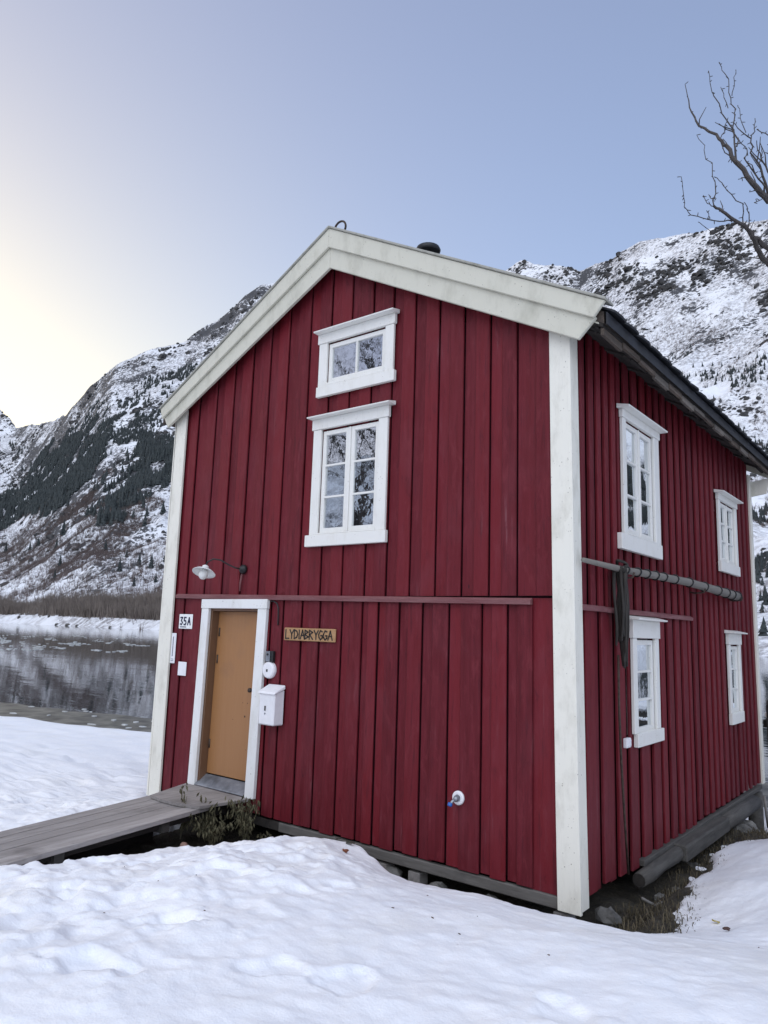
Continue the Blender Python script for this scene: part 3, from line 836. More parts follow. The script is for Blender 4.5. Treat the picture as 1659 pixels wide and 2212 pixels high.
bw.hex([(-W+.07,L-.06,0),(-.08,L-.06,0),(-.08,L,0),(-W+.07,L,0),(-W+.07,L-.06,roof_z(-W)-.2),(-.08,L-.06,roof_z(0)-.2),(-.08,L,roof_z(0)-.2),(-W+.07,L,roof_z(-W)-.2)])
bw.hex([(-W+.07,L-.06,4.7),(-.08,L-.06,4.7),(-.08,L,4.7),(-W+.07,L,4.7),(APX-.05,L-.06,6.2),(APX+.05,L-.06,6.2),(APX+.05,L,6.2),(APX-.05,L,6.2)])
back_wall = bw.build('back_wall', RED, house)
fl = MB().box(-W+.08, -.10, .10, L-.10, .02, .10); fl.box(-W+.08, -.10, .10, L-.10, 2.30, 2.40)
fl.build('floor', OLDWOOD, house)

def clad(parent, fr, edges, z0, z1, start, end, holes, frac, top=None, jitz=.012, gap_far=True, thick=.021, gap=.010):
    """proud boards whose far edges are given, over a layer of set-back boards with an open joint on one side"""
    lo = start
    tf = (lambda u: roof_z(u)-.16) if top else None
    for i, e in enumerate(edges):
        p = e-lo
        a = e - p*frac
        dth = random.uniform(-.003, .003)
        for q in cut([(a, e, z0+random.uniform(-jitz, jitz), z1)], holes):
            tp = tf if q[3] >= z1-1e-6 else None
            board(parent, fr, q[0], q[1], -thick, 0.0+dth, q[2], 9 if tp else q[3], tp)
        if gap_far: u0, u1 = (lo+gap*random.uniform(.7, 1.5) if lo > start else lo), a+.03
        else: u0, u1 = (lo-.03 if lo > start else lo), a-gap
        for q in cut([(u0, min(u1, end), z0+random.uniform(-jitz, jitz), z1)], holes) if u1-u0 > .01 else []:
            tp = tf if q[3] >= z1-1e-6 else None
            board(parent, fr, q[0], q[1], -thick-.025, -thick-.001+min(dth, 0), q[2], 9 if tp else q[3], tp, .004)
        lo = e
UP = [-5.17,-4.82,-4.49,-4.16,-3.85,-3.54,-3.195,-2.872,-2.564,-2.258,-1.98,-1.69,-1.392,-1.098,-.809,-.526,-.12]
LO = [-5.185,-4.827,-4.52,-4.2,-3.9,-3.61,-3.41,-3.12,-2.853,-2.543,-2.268,-2.065,-1.80,-1.525,-1.225,-.872,-.617,-.37]
clad(front_wall, FR, UP, 2.335, 6.3, -5.45, -.1, OPEN['f'], .52, True, .0)
clad(front_wall, FR, LO, 0.0, 2.315, -5.45, -.1, OPEN['f'], .58)
board(front_wall, FR, -.40, -.06, -.055, -.030, -.02, 2.315)
RU = [.109,.291,.482,.663,.833,1.01,1.148,1.389,1.627,1.878,2.103,2.32,2.55,2.79,3.03,3.25]
e = 3.25
while e < 6.35: e += random.uniform(.22, .285); RU.append(e)
RU = [q for q in RU if q < 6.42]
clad(right_wall, RG, [q for q in RU if q <= 3.26], 2.265, 4.755, .05, 3.25, OPEN['r'], .54, None, .012, False, .026, .028)
clad(right_wall, RG, [q for q in RU if q > 3.26]+[6.45], 0.0, 4.755, 3.25, 6.47, OPEN['r'], .54, None, .02, False, .026, .028)
RL = [.115,.443,.819,1.13,1.42,1.76,2.086,2.313,2.578,2.828,3.091,3.24]
clad(right_wall, RG, RL, -.05, 2.245, .05, 3.24, OPEN['r'], .58, None, .03, False, .026, .028)

# battens that cover the joint between upper and lower boards
mb = MB()
xs_ = np.linspace(-5.31, -.365, 18)
for a, b in zip(xs_[:-1], xs_[1:]):
    za = 2.375 - .062*(a+5.31)/4.95; zb = 2.375 - .062*(b+5.31)/4.95
    prof = lambda x, z: [(x,.004,z-.055),(x,-.034,z-.055),(x,-.040,z-.02),(x,-.006,z),(x,.004,z)]
    mb.loft(prof(a, za), prof(b-.0005, zb))
mb.build('drip_batten', BATTEN, front_wall)
mb = MB()
for a, b in ((.13, .66), (.665, 3.235)):
    prof = lambda y, z: [(-.004,y,z-.05),(.034,y,z-.05),(.040,y,z-.02),(.008,y,z),(-.004,y,z)]
    mb.loft(prof(a, 2.272)[::-1], prof(b, 2.275)[::-1])
mb.build('drip_batten', BATTEN, right_wall)

# corner boards (the near one leans a little)
def lean_board(fr, u0, u1, d0, d1, z0, z1, s0, s1, name='corner_board', dl=False):
    mb = MB(); N = 7
    for i in range(N):
        pass
    rows = []
    for i in range(N+1):
        t = i/N; z = z0+(z1-z0)*t; s = s0+(s1-s0)*(t**.8)
        a_, b_ = (0, s) if dl else (s, 0)
        rows.append([fr(u0+a_,d0+b_,z), fr(u1+a_,d0+b_,z), fr(u1+a_,d1+b_,z), fr(u0+a_,d1+b_,z)])
    vs = [p for r in rows for p in r[::-1]]
    fs = [(3,2,1,0), tuple(4*N+k for k in range(4))]
    for i in range(N):
        for k in range(4): fs.append((4*i+k, 4*i+(k+1)%4, 4*i+4+(k+1)%4, 4*i+4+k))
    mb.add(vs, fs)
    return mb.build(name, WHITE_TRIM, house, bevel=.004)
lean_board(FR, -.165, .030, .002, .034, -.105, 4.66, .030, -.022)
lean_board(RG, -.0015, .130, -.01, .028, -.085, 4.73, .030, -.022, 'corner_board', True)
lean_board(FR, -W-.004, -5.36, .002, .034, -.105, 4.80, .012, -.012)
mb = MB().box(-W-.03, -W, -.034, .12, -.1, 4.78); mb.build('corner_board', WHITE_TRIM, house)
lean_board(RG, 6.43, 6.56, .002, .034, -.02, 4.55, 0, 0)

# roof
roofm = MB()
for sgn, xe in ((1, .36), (-1, -5.79)):
    y0, y1 = -.10, 6.72
    a, b = (APX, xe) if sgn > 0 else (xe, APX)
    za, zb = roof_z(a), roof_z(b)
    roofm.hex([(a,y0,za-.135),(b,y0,zb-.135),(b,y1,zb-.135),(a,y1,za-.135),(a,y0,za-.03),(b,y0,zb-.03),(b,y1,zb-.03),(a,y1,za-.03)])
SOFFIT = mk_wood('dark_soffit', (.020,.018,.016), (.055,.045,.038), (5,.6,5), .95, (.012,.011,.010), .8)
FASCIA = mk_wood('weathered_fascia', (.07,.06,.05), (.26,.225,.19), (8,.5,8), .9, (.03,.026,.022), .8)
roof = roofm.build('roof', EAVEWOOD, house)
ang = math.atan(SLOPE)
# slates on the river-side slope: real overlapping slates, one object each
def slate_mesh(seed):
    rg = random.Random(seed)
    w, h, t = .305, .42, .017
    j = [rg.uniform(-.012, .012) for _ in range(8)]
    pts = [(-w/2+.02+j[0], 0), (0+j[1], -.014+j[2]), (w/2-.02+j[3], 0), (w/2, .03), (w/2, h), (-w/2, h), (-w/2, .03)]
    m = MB().loft([(x, y, 0) for x, y in pts], [(x, y, t) for x, y in pts])
    return m.mesh('slate', SLATE)
slates = [slate_mesh(k) for k in range(5)]
eu = Vector((0, 1, 0)); ev = Vector((-math.cos(ang), 0, math.sin(ang))); en = Vector((math.sin(ang), 0, math.cos(ang)))
row = 0; s_ = -.055; count = 0
slen = (.36-APX)/math.cos(ang)
while s_ < slen-.42 and count < 290:
    yy = .08 + (.15 if row % 2 else 0)
    while yy < 6.72:
        base = Vector((.36, 0, roof_z(.36)-.030)) + ev*s_ + en*(.006+random.uniform(0, .006)) + Vector((0, yy+random.uniform(-.01, .01), 0))
        tilt = .034
        e2 = (ev - en*tilt).normalized(); n2 = eu.cross(e2)
        if n2.z < 0: n2 = -n2
        o = bpy.data.objects.new('slate', random.choice(slates))
        # columns: x axis -> along the eave (so that x cross y = normal), y -> up the slope
        xa = e2.cross(n2)
        mw = Matrix((xa, e2, n2)).transposed().to_4x4(); mw.translation = base + n2*(.014+.011*(row > 0))
        COL.objects.link(o); o.parent = roof; o.matrix_parent_inverse = Matrix.Identity(4); o.matrix_local = mw
        yy += .31; count += 1
    s_ += .335; row += 1
mb = MB().box(APX-.10, APX+.10, -.16, 6.74, APZ-.02, APZ+.025); mb.build('ridge_cap', SLATE, house)
# ragged eave: boards, rafter tails and the old fascia
for y in np.arange(.18, 6.6, .62):
    mb = MB(); h = .05
    x0, x1 = -.05, .325
    z0, z1 = roof_z(x0)-.14, roof_z(x1)-.14
    y0 = y+random.uniform(-.03, .03); w = random.uniform(.035, .06)
    mb.hex([(x0,y0-w,z0-h),(x1,y0-w,z1-h*.8),(x1,y0+w,z1-h*.8),(x0,y0+w,z0-h),(x0,y0-w,z0),(x1,y0-w,z1),(x1,y0+w,z1),(x0,y0+w,z0)])
    mb.build('rafter_tail', SOFFIT, roof)
for k in range(3):
    seg = np.arange(-.08, 6.7, .42)
    for a, b in zip(seg[:-1], seg[1:]):
        jx = random.uniform(-.012, .012); jz = random.uniform(-.01, .01)
        if k == 2 and random.random() < .25: continue
        x = (.325, .27, .19)[k]+jx; z = roof_z(x)-(.165, .14, .14)[k]+jz; hh = random.uniform(.6, 1.1)*(.06, .06, .05)[k]
        tl = random.uniform(-.012, .012)
        mb = MB(); mb.hex([(x-.014,a+.004,z-hh),(x+.014,a+.004,z-hh),(x+.014,b-.002,z-hh+tl),(x-.014,b-.002,z-hh+tl),(x-.014,a+.004,z-.003),(x+.014,a+.004,z-.003),(x+.014,b-.002,z-.003+tl*.3),(x-.014,b-.002,z-.003+tl*.3)])
        mb.build('eave_board', ((FASCIA if random.random() < .4 else EAVEWOOD), SOFFIT, SOFFIT)[k], roof)
mb = MB(); mb.hex([(.345,-.10,roof_z(.345)-.135),(.375,-.10,roof_z(.375)-.135),(.375,6.7,roof_z(.375)-.135),(.345,6.7,roof_z(.345)-.135),(.345,-.10,roof_z(.345)-.028),(.375,-.10,roof_z(.375)-.028),(.375,6.7,roof_z(.375)-.028),(.345,6.7,roof_z(.345)-.028)]); mb.build('eave_edge', SLATE, roof)
mb = MB(); mb.hex([(-.03,-.10,roof_z(-.03)-.165),(.33,-.10,roof_z(.33)-.165),(.33,6.55,roof_z(.33)-.165),(-.03,6.55,roof_z(-.03)-.165),(-.03,-.10,roof_z(-.03)-.138),(.33,-.10,roof_z(.33)-.138),(.33,6.55,roof_z(.33)-.138),(-.03,6.55,roof_z(-.03)-.138)])
mb.build('soffit', SOFFIT, roof)
# bargeboards, two courses a side, with a mossy cover strip on top
def barge(name, q, y0, y1, mat):
    mb = MB(); N = 1
    p = q
    mb.hex([(p[3][0],y0,p[3][1]),(p[2][0],y0,p[2][1]),(p[2][0],y1,p[2][1]),(p[3][0],y1,p[3][1]),(p[0][0],y0,p[0][1]),(p[1][0],y0,p[1][1]),(p[1][0],y1,p[1][1]),(p[0][0],y1,p[0][1])])
    return mb.build(name, mat, house, bevel=.005)
G = WHITE_GABLE
barge('bargeboard', [(APX,6.45),(.385,4.745),(.285,4.620),(APX,6.225)], -.185, -.150, G)
barge('bargeboard', [(APX+.0,6.235),(.295,4.632),(.135,4.475),(APX,5.99)], -.148, -.110, G)
barge('bargeboard', [(-5.745,4.825),(APX-.001,6.45),(APX-.001,6.225),(-5.705,4.69)], -.185, -.150, G)
barge('bargeboard', [(-5.70,4.705),(APX-.001,6.235),(APX-.001,5.99),(-5.615,4.565)], -.148, -.110, G)
CAPW = mk_white('mossy_cover_board', (.34, .335, .29), (.10, .10, .07), .8, 2.0)
barge('cover_board', [(APX,6.478),(.40,4.765),(.395,4.742),(APX,6.452)], -.205, -.02, CAPW)
barge('cover_board', [(-5.76,4.847),(APX-.001,6.478),(APX-.001,6.452),(-5.755,4.826)], -.205, -.02, CAPW)
barge('bargeboard', [(APX,6.45),(.36,4.77),(.30,4.50),(APX,6.10)], 6.73, 6.765, G)
barge('soffit_board', [(APX,6.24),(.30,4.60),(.30,4.585),(APX,6.225)], -.108, .0, G)
# far eave return: the white board end that shows past the far corner
mb = MB(); mb.hex([(-.02,6.56,4.22),(.24,6.56,4.26),(.24,6.60,4.26),(-.02,6.60,4.22),(-.02,6.56,4.45),(.31,6.56,4.50),(.31,6.60,4.50),(-.02,6.60,4.45)])
mb.build('eave_return', WHITE_TRIM, house)
# chimney pipe with its dark cap behind the ridge, and the iron hook on the ridge
mb = MB().box(-2.77, -2.43, 1.35, 1.70, 6.2, 6.70); ch = mb.build('chimney', SLATE, house)
mb = MB().lathe((-2.63, 1.52, 6.70), (0,0,1), [(0,.115),(.16,.115),(.16,.15),(.20,.165),(.235,.15),(.25,.05)], 20); mb.build('chimney_cap', BLACK, ch, True)
mb = MB()
mb.tube([(-2.735+.085*math.cos(t), -.06, 6.49+.085*math.sin(t)) for t in np.linspace(-.5, math.pi+.4, 16)], .012, 8)
mb.build('ridge_hook', IRON, house, True)

# windows ---------------------------------------------------------------------------------
CURT = mk_plain('white_curtain', (.62, .62, .60), .9, 0, .12, 9)
CLOTH = mk_plain('yellow_cloth', (.70, .50, .06), .8, 0, .1, 9)
POT = mk_plain('flower_pot', (.20, .09, .05), .8)
def window(fr, case, opening, sill, head_top, cap, sashes, rows, cols=1, curtain=0.0, lean=0.0):
    """case=(u0,u1,z0,z1) outer edge of the side boards; cap=(u0,u1)"""
    c0, c1, cz0, cz1 = case; o0, o1, oz0, oz1 = opening; s0, s1, sz0, sz1 = sill
    mb = MB(); fbox(mb, fr, o0, o1, -.16, -.055, oz0-.02, oz0+.004); fbox(mb, fr, o0, o1, -.16, -.055, oz1-.004, oz1+.02)
    fbox(mb, fr, o0-.02, o0+.004, -.16, -.055, oz0, oz1); fbox(mb, fr, o1-.004, o1+.02, -.16, -.055, oz0, oz1)
    win = mb.build('window', WIN_WHITE, house)
    def part(name, u0, u1, d0, d1, z0, z1, mat=WIN_WHITE, bev=.004, du=0):
        m = MB(); fbox(m, fr, u0, u1, d0, d1, z0, z1, du); return m.build(name, mat, win, bevel=bev)
    part('side_casing', c0, o0+.004, .003, .036, sz1+.001, cz1-.001)
    part('side_casing', o1-.004, c1, .003, .036, sz1+.001, cz1-.001)
    part('head_casing', c0-.018, c1+.018, .003, .046, cz1, head_top)
    part('sill_board', s0, s1, .003, .050, sz0, sz1)
    part('inner_sill', o0+.005, o1-.005, -.02, .040, sz1+.002, oz0+.012)
    m = MB(); p = [fr(cap[0],-.0,head_top+.001), fr(cap[1],-.0,head_top+.001), fr(cap[1],.125,head_top+.001), fr(cap[0],.125,head_top+.001), fr(cap[0],-.0,head_top+.045), fr(cap[1],-.0,head_top+.045), fr(cap[1],.13,head_top+.016), fr(cap[0],.13,head_top+.016)]
    m.hex([p[i] for i in (3,2,1,0,7,6,5,4)]); m.build('drip_cap', WIN_WHITE, win, bevel=.003)
    # sashes
    a0, a1 = o0+.012, o1-.012; b0, b1 = oz0+.016, oz1-.012
    post = .028 if sashes == 2 else 0
    if post: part('mullion', (a0+a1)/2-post/2, (a0+a1)/2+post/2, -.03, .020, b0, b1)
    wd = (a1-a0-post)/sashes
    for k in range(sashes):
        q0 = a0 + k*(wd+post); q1 = q0+wd; f = .048
        m = MB()
        fbox(m, fr, q0+.002, q0+f, -.028, .008, b0, b1); fbox(m, fr, q1-f, q1-.002, -.028, .008, b0, b1)
        fbox(m, fr, q0+f, q1-f, -.028, .008, b0, b0+f); fbox(m, fr, q0+f, q1-f, -.028, .008, b1-f, b1)
        m.build('sash', WIN_WHITE, win, bevel=.003)
        g0, g1, h0, h1 = q0+f, q1-f, b0+f, b1-f; mu = .020
        pw = (g1-g0-(cols-1)*mu)/cols; ph = (h1-h0-(rows-1)*mu)/rows
        for r_ in range(rows):
            for c_ in range(cols):
                x0 = g0+c_*(pw+mu); z0 = h0+r_*(ph+mu)
                tl = random.uniform(-.004, .004); tl2 = random.uniform(-.003, .003)
                m = MB(); v = [fr(x0-.004,-.012+tl,z0-.004), fr(x0+pw+.004,-.012-tl,z0-.004), fr(x0+pw+.004,-.012-tl+tl2,z0+ph+.004), fr(x0-.004,-.012+tl+tl2,z0+ph+.004)]
                m.add(v, [(0,1,2,3)] if fr is FR else [(3,2,1,0)][::-1] and [(0,1,2,3)])
                m.build('pane', PANE, win)
                if r_ < rows-1: part('muntin', x0-.003, x0+pw+.003, -.020, .006, z0+ph, z0+ph+mu, bev=0)
            if cols > 1 and r_ == 0:
                for c_ in range(cols-1):
                    x0 = g0+(c_+1)*pw+c_*mu; part('muntin', x0, x0+mu, -.020, .006, h0, h1, bev=0)
    if curtain:
        m = MB(); N = 18
        for (u0, u1, z0, z1) in ((o0-.1, o0+(o1-o0)*curtain*.5, oz0-.05, oz1+.1), (o1-(o1-o0)*curtain*.5, o1+.1, oz0-.05, oz1+.1), (o0-.1, o1+.1, oz1-(oz1-oz0)*.05, oz1+.1)):
            row0 = []; row1 = []
            for i in range(N+1):
                u = u0+(u1-u0)*i/N; d = -.20+.018*math.sin(i*1.9)
                row0.append(fr(u, d, z0)); row1.append(fr(u, d, z1))
            m.add(row0+row1, [(i, i+1, N+2+i, N+1+i) for i in range(N)])
        m.build('curtain', CURT, win, True)
    return win
wf1 = window(FR, (-3.02,-1.976,2.995,4.165), OPEN['f'][0], (-3.068,-1.953,2.868,2.993), 4.285, (-3.05,-1.90), 2, 3, 1, .22)
wf2 = window(FR, (-2.994,-1.933,4.66,5.165), OPEN['f'][1], (-3.004,-1.905,4.541,4.658), 5.275, (-3.01,-1.885), 1, 1, 2, .12)
wr1 = window(RG, (1.115,2.178,2.985,4.135), OPEN['r'][0], (1.0,2.172,2.831,2.982), 4.215, (1.05,2.215), 2, 3, 1, .2)
wr2 = window(RG, (4.57,5.55,3.047,3.875), OPEN['r'][1], (4.56,5.56,2.91,3.045), 3.955, (4.50,5.58), 2, 3, 1, .2)
wr3 = window(RG, (1.276,2.012,1.122,2.005), OPEN['r'][2], (1.32,2.066,.998,1.12), 2.175, (1.20,2.02), 1, 3, 1, .15)
wr4 = window(RG, (4.80,5.45,1.076,1.96), OPEN['r'][3], (4.79,5.43,.933,1.074), 2.105, (4.74,5.47), 1, 3, 1, .15)
m = MB().lathe((-2.72, .22, 3.0), (0,0,1), [(0,.07),(.14,.095),(.16,.10),(.16,.08)], 14); o = m.build('flower_pot', POT, None, True); tag(o, 'brown flower pot behind the lower left panes of the tall gable window', 'flower pot')
m = MB()
for i in range(26):
    a = random.uniform(0, 6.28); h = random.uniform(.06, .24); q = random.uniform(.02, .13)
    p0 = (-2.72, .22, 3.15); p1 = (-2.72+q*math.cos(a), .22+q*math.sin(a)*.6, 3.15+h)
    m.tube([p0, p1], [.003, .002], 4); m.blob(p1, .022, 1, .4, 1, .2, 6, 4)
o = m.build('plant_leaves', mk_plain('pot_plant_green', (.05,.08,.03), .7), o)
m = MB(); fbox(m, RG, 1.60, 1.645, -.075, -.066, 3.38, 3.72); o = m.build('yellow_cloth', CLOTH); tag(o, 'narrow yellow strip hanging inside the near upper side window', 'cloth')

# door -----------------------------------------------------------------------------------
DL = .045   # the frame leans this much to the right over its height
def dpart(name, mat, par, u0, u1, d0, d1, z0, z1, bev=.004):
    k0 = DL*(z0-1.2)/2.1; k1 = DL*(z1-1.2)/2.1
    m = MB(); p = [FR(u0+k0,d0,z0), FR(u1+k0,d0,z0), FR(u1+k0,d1,z0), FR(u0+k0,d1,z0), FR(u0+k1,d0,z1), FR(u1+k1,d0,z1), FR(u1+k1,d1,z1), FR(u0+k1,d1,z1)]
    m.hex([p[i] for i in (3,2,1,0,7,6,5,4)]); return m.build(name, mat, par, bevel=bev)
door = dpart('door', DOOR, house, -4.615, -3.775, -.135, -.095, .285, 2.165)
dpart('side_casing', WHITE, door, -4.775, -4.645, .003, .048, .155, 2.195)
dpart('side_casing', WHITE, door, -3.775, -3.632, .003, .048, .155, 2.195)
dpart('head_casing', WHITE, door, -4.785, -3.626, .003, .052, 2.197, 2.305)
dpart('door_jamb', JAMB, door, -4.66, -4.617, -.14, .000, .16, 2.19, 0)
dpart('door_jamb', JAMB, door, -3.773, -3.735, -.14, .000, .16, 2.19, 0)
dpart('door_jamb', JAMB, door, -4.615, -3.775, -.14, .000, 2.168, 2.195, 0)
m = MB(); p = [(-4.70,-.045,.16),(-3.755,-.045,.16),(-3.755,.14,.16),(-4.70,.14,.16),(-4.66,-.045,.175),(-3.79,-.045,.175),(-3.79,.10,.275),(-4.66,.10,.275)]
m.hex(p); m.build('threshold', METAL, door, bevel=.004)
m = MB().lathe((-3.895, .095, 1.285), (0,-1,0), [(0,.03),(.008,.03),(.012,.012),(.05,.012),(.055,.026),(.075,.024),(.08,.01)], 16); m.build('door_knob', IRON, door, True)
for (hx, hz) in ((-4.58, 1.92), (-4.58, 1.60), (-4.6,.62)):
    m = MB().lathe((hx+DL*(hz-1.2)/2.1, .094, hz-.05), (0,0,1), [(0,.012),(.1,.012)], 10); m.build('hinge', IRON, door, True)

MARK = mk_plain('dark_scuff', (.05,.03,.02), .8)
for (hx, hz, q) in ((-4.02,.98,.012),(-3.99,1.13,.006),(-4.07,1.13,.005),(-4.22,.93,.005),(-3.96,.62,.005)):
    m = MB().lathe((hx+DL*(hz-1.2)/2.1, .0952, hz), (0,-1,0), [(0,q),(.002,q*.8)], 8); m.build('scuff_mark', MARK, door)
# sills, sleepers and stones under the walls ------------------------------------------------
SILLW = mk_wood('grey_sill_wood', (.095,.088,.080), (.20,.19,.175), (.5,5,5), .9, (.04,.036,.032), .7)
m = MB().box(-3.3, -.14, .004, .06, -.115, -.022); m.build('sill_beam', SILLW, house, bevel=.008)
m = MB().box(-W, -3.31, .03, .07, -.12, -.03); m.build('sill_beam', SOFFIT, house, bevel=.008)  # near-black colour paints this sill as part of the shaded gap
m = MB().box(-.035, .035, 1.45, 6.35, -.075, -.018); m.build('sill_beam', TIMBER, house, bevel=.008)
STONES = [(.16,1.5,-.33,.06),(.2,1.85,-.34,.05),(.18,2.6,-.36,.07),(.24,2.9,-.37,.05),(.2,3.5,-.36,.06),(-1.55,-.06,-.28,.07),(-.55,-.1,-.3,.06),(-.12,.0,-.28,.10),(-2.25,.02,-.22,.12),(-1.85,.05,-.26,.13),(-1.30,.0,-.24,.10),(-1.0,-.05,-.26,.09),(-.75,.02,-.27,.13),(-.42,-.02,-.27,.11),(.06,.5,-.26,.10),(-3.0,.12,-.27,.08),(.1,2.75,-.38,.10),(.14,3.2,-.4,.12),(.12,3.75,-.4,.10),(.1,4.6,-.36,.17),(.16,4.9,-.5,.14),(.05,5.1,-.4,.16),(.12,2.2,-.4,.09)]
for (x, y, z, r_) in STONES:
    m = MB().blob((x, y, z), r_, 1.1, .9, .8, .22, 8, 6); m.build('foundation_stone', STONE, house, bevel=.01)
for x in (-2.0, -1.62, -.2):
    m = MB().box(x, x+.13, .02, .16, -.42, -.14); m.build('foundation_post', GREYWOOD, house, bevel=.008)
m = MB().tube([(-.05, 6.28, -1.2), (-.05, 6.27, -.11)], [.105, .10], 12); m.build('foundation_post', TIMBER, house, True)
m = MB().tube([(.13, 6.15, -.55), (.10, 6.12, -.12)], [.02, .02], 8); m.build('foundation_peg', GREYWOOD, house, True)

# ------------------------------------------------------------------ timbers and sticks beside the house
m = MB().tube([(.06,1.22,-.130),(.062,1.5,-.132),(.055,1.8,-.124),(.06,2.2,-.124),(.05,2.75,-.12)], [.066,.074,.069,.076,.07], 11, True, .93); o = m.build('round_log', TIMBER, None, True); tag(o, 'thick round log with a dark hollow end under the near side wall', 'log')
lg = o
m = MB().lathe((.0605, 1.2215, -.1300), (.0,-1,.0), [(0,.060),(.006,.056),(.007,.03)], 11); m.build('hollow_end', SOFFIT, lg)  # dark disc painted in for the shade inside the hollow end
m = MB(); m.hex([(.0,2.30,-.180),(.165,2.30,-.195),(.15,4.05,-.21),(.0,4.05,-.20),(.0,2.30,-.025),(.160,2.32,-.038),(.145,4.03,-.06),(.0,4.05,-.05)]); o = m.build('squared_timber', TIMBER, None, bevel=.015); tag(o, 'squared grey timber lying behind the round log under the side wall', 'timber')
m = MB().tube([(.04,4.0,-.16),(.06,4.7,-.15),(.05,5.75,-.16)], [.09,.10,.095], 14); o = m.build('round_log', OLDWOOD, None, True); tag(o, 'farther dark round log under the side wall near the pile', 'log')
pm = MB()
for (x, y, q) in ((.34,2.25,.08),(.30,1.98,.06),(.34,2.9,.08),(.26,3.4,.07)):
    floe(pm, x, y, q*1.5, q*.8, random.uniform(0, 3), float(soil_z(np.array(x), np.array(y)))-.005, random.uniform(.015, .04), 10)
o = pm.build('snow_patches', SNOW); kind(o, 'stuff'); tag(o, 'small leftover snow patches on the bare soil by the side wall', 'snow')
m = MB().tube([(.16,1.0,-.20),(.22,1.15,-.285),(.27,1.45,-.29),(.33,1.8,-.27)], [.012,.014,.013,.011], 7); o = m.build('stick', GREYWOOD, None, True); tag(o, 'pale crooked stick on the soil before the hollow log end', 'stick')
m = MB().tube([(.30,3.2,-.30),(.22,3.6,-.30)], [.04,.045], 9); o = m.build('wood_billet', GREYWOOD, None, True); tag(o, 'short pale billet of wood under the side wall', 'wood billet')

# ------------------------------------------------------------------ foot ramp to the door
ramp = thing('wooden_ramp', 'grey weathered board ramp leading up to the brown door', 'ramp', (-4.2, -2.5, .1))
rd = Vector((.148, -.989, 0)); rn = Vector((.989, .148, 0))
def rp(s, t, z): v = Vector((-4.70, -.60, 0)) + rd*s + rn*t; return (v.x, v.y, z)
def ramp_z(s): return .126 - .010*s if s < 2.5 else .101
NP, PW = 5, .876/5
for k in range(NP):
    t0, t1 = k*PW+.006, (k+1)*PW-.006
    m = MB(); ss = [0-.02*k/4, .8, 1.6, 2.4, 3.2, 4.0, 5.6]
    jz = random.uniform(-.004, .004)
    for a, b in zip(ss[:-1], ss[1:]):
        za, zb = ramp_z(a)+jz, ramp_z(b)+jz
        m.hex([rp(a,t0,za-.04),rp(a,t1,za-.04),rp(b,t1,zb-.04),rp(b,t0,zb-.04),rp(a,t0,za),rp(a,t1,za),rp(b,t1,zb),rp(b,t0,zb)][::1])
    o = m.build('plank', DECK, ramp)
for t in (.15, .74):
    m = MB(); m.hex([rp(.02,t-.03,.0),rp(.02,t+.03,.0),rp(5.5,t+.03,-.02),rp(5.5,t-.03,-.02),rp(.02,t-.03,.083),rp(.02,t+.03,.083),rp(5.5,t+.03,.058),rp(5.5,t-.03,.058)]); m.build('side_beam', SOFFIT, ramp, bevel=.006)  # near-black wood puts the shade below the planks into the colour
m = MB(); m.hex([rp(.05,.10,-.34),rp(.05,.13,-.34),rp(5.4,.13,-.40),rp(5.4,.10,-.40),rp(.05,.10,.08),rp(.05,.13,.08),rp(5.4,.13,.055),rp(5.4,.10,.055)]); m.build('shade_board', SOFFIT, ramp)  # added dark board, stands in for the black shade under the ramp
for s in (.5, 1.7, 3.0):
    m = MB(); m.hex([rp(s,.09,-.03),rp(s,.81,-.03),rp(s+.1,.81,-.03),rp(s+.1,.09,-.03),rp(s,.09,.055),rp(s,.81,.055),rp(s+.1,.81,.055),rp(s+.1,.09,.055)]); m.build('cross_beam', TIMBER, ramp)
m = MB(); arc = [(-4.57-.0, -.70), (-4.32, -.735), (-4.05, -.72), (-3.80, -.645)]
ring = [(-4.82,-.04)] + arc + [(-3.70,-.055)]
m.loft([(x, y, .130) for x, y in ring], [(x, y, .158) for x, y in ring]); m.build('landing_board', DECK, ramp)
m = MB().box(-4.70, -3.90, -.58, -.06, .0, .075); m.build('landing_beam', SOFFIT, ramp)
m = MB(); m.hex([(-4.0,-.9,-.30),(-3.55,-1.15,-.30),(-3.53,-1.12,-.27),(-3.98,-.87,-.27),(-4.0,-.9,-.24),(-3.55,-1.15,-.18),(-3.53,-1.12,-.16),(-3.98,-.87,-.22)]); o = m.build('loose_board', GREYWOOD); tag(o, 'loose pale board end under the dark side of the ramp', 'board')

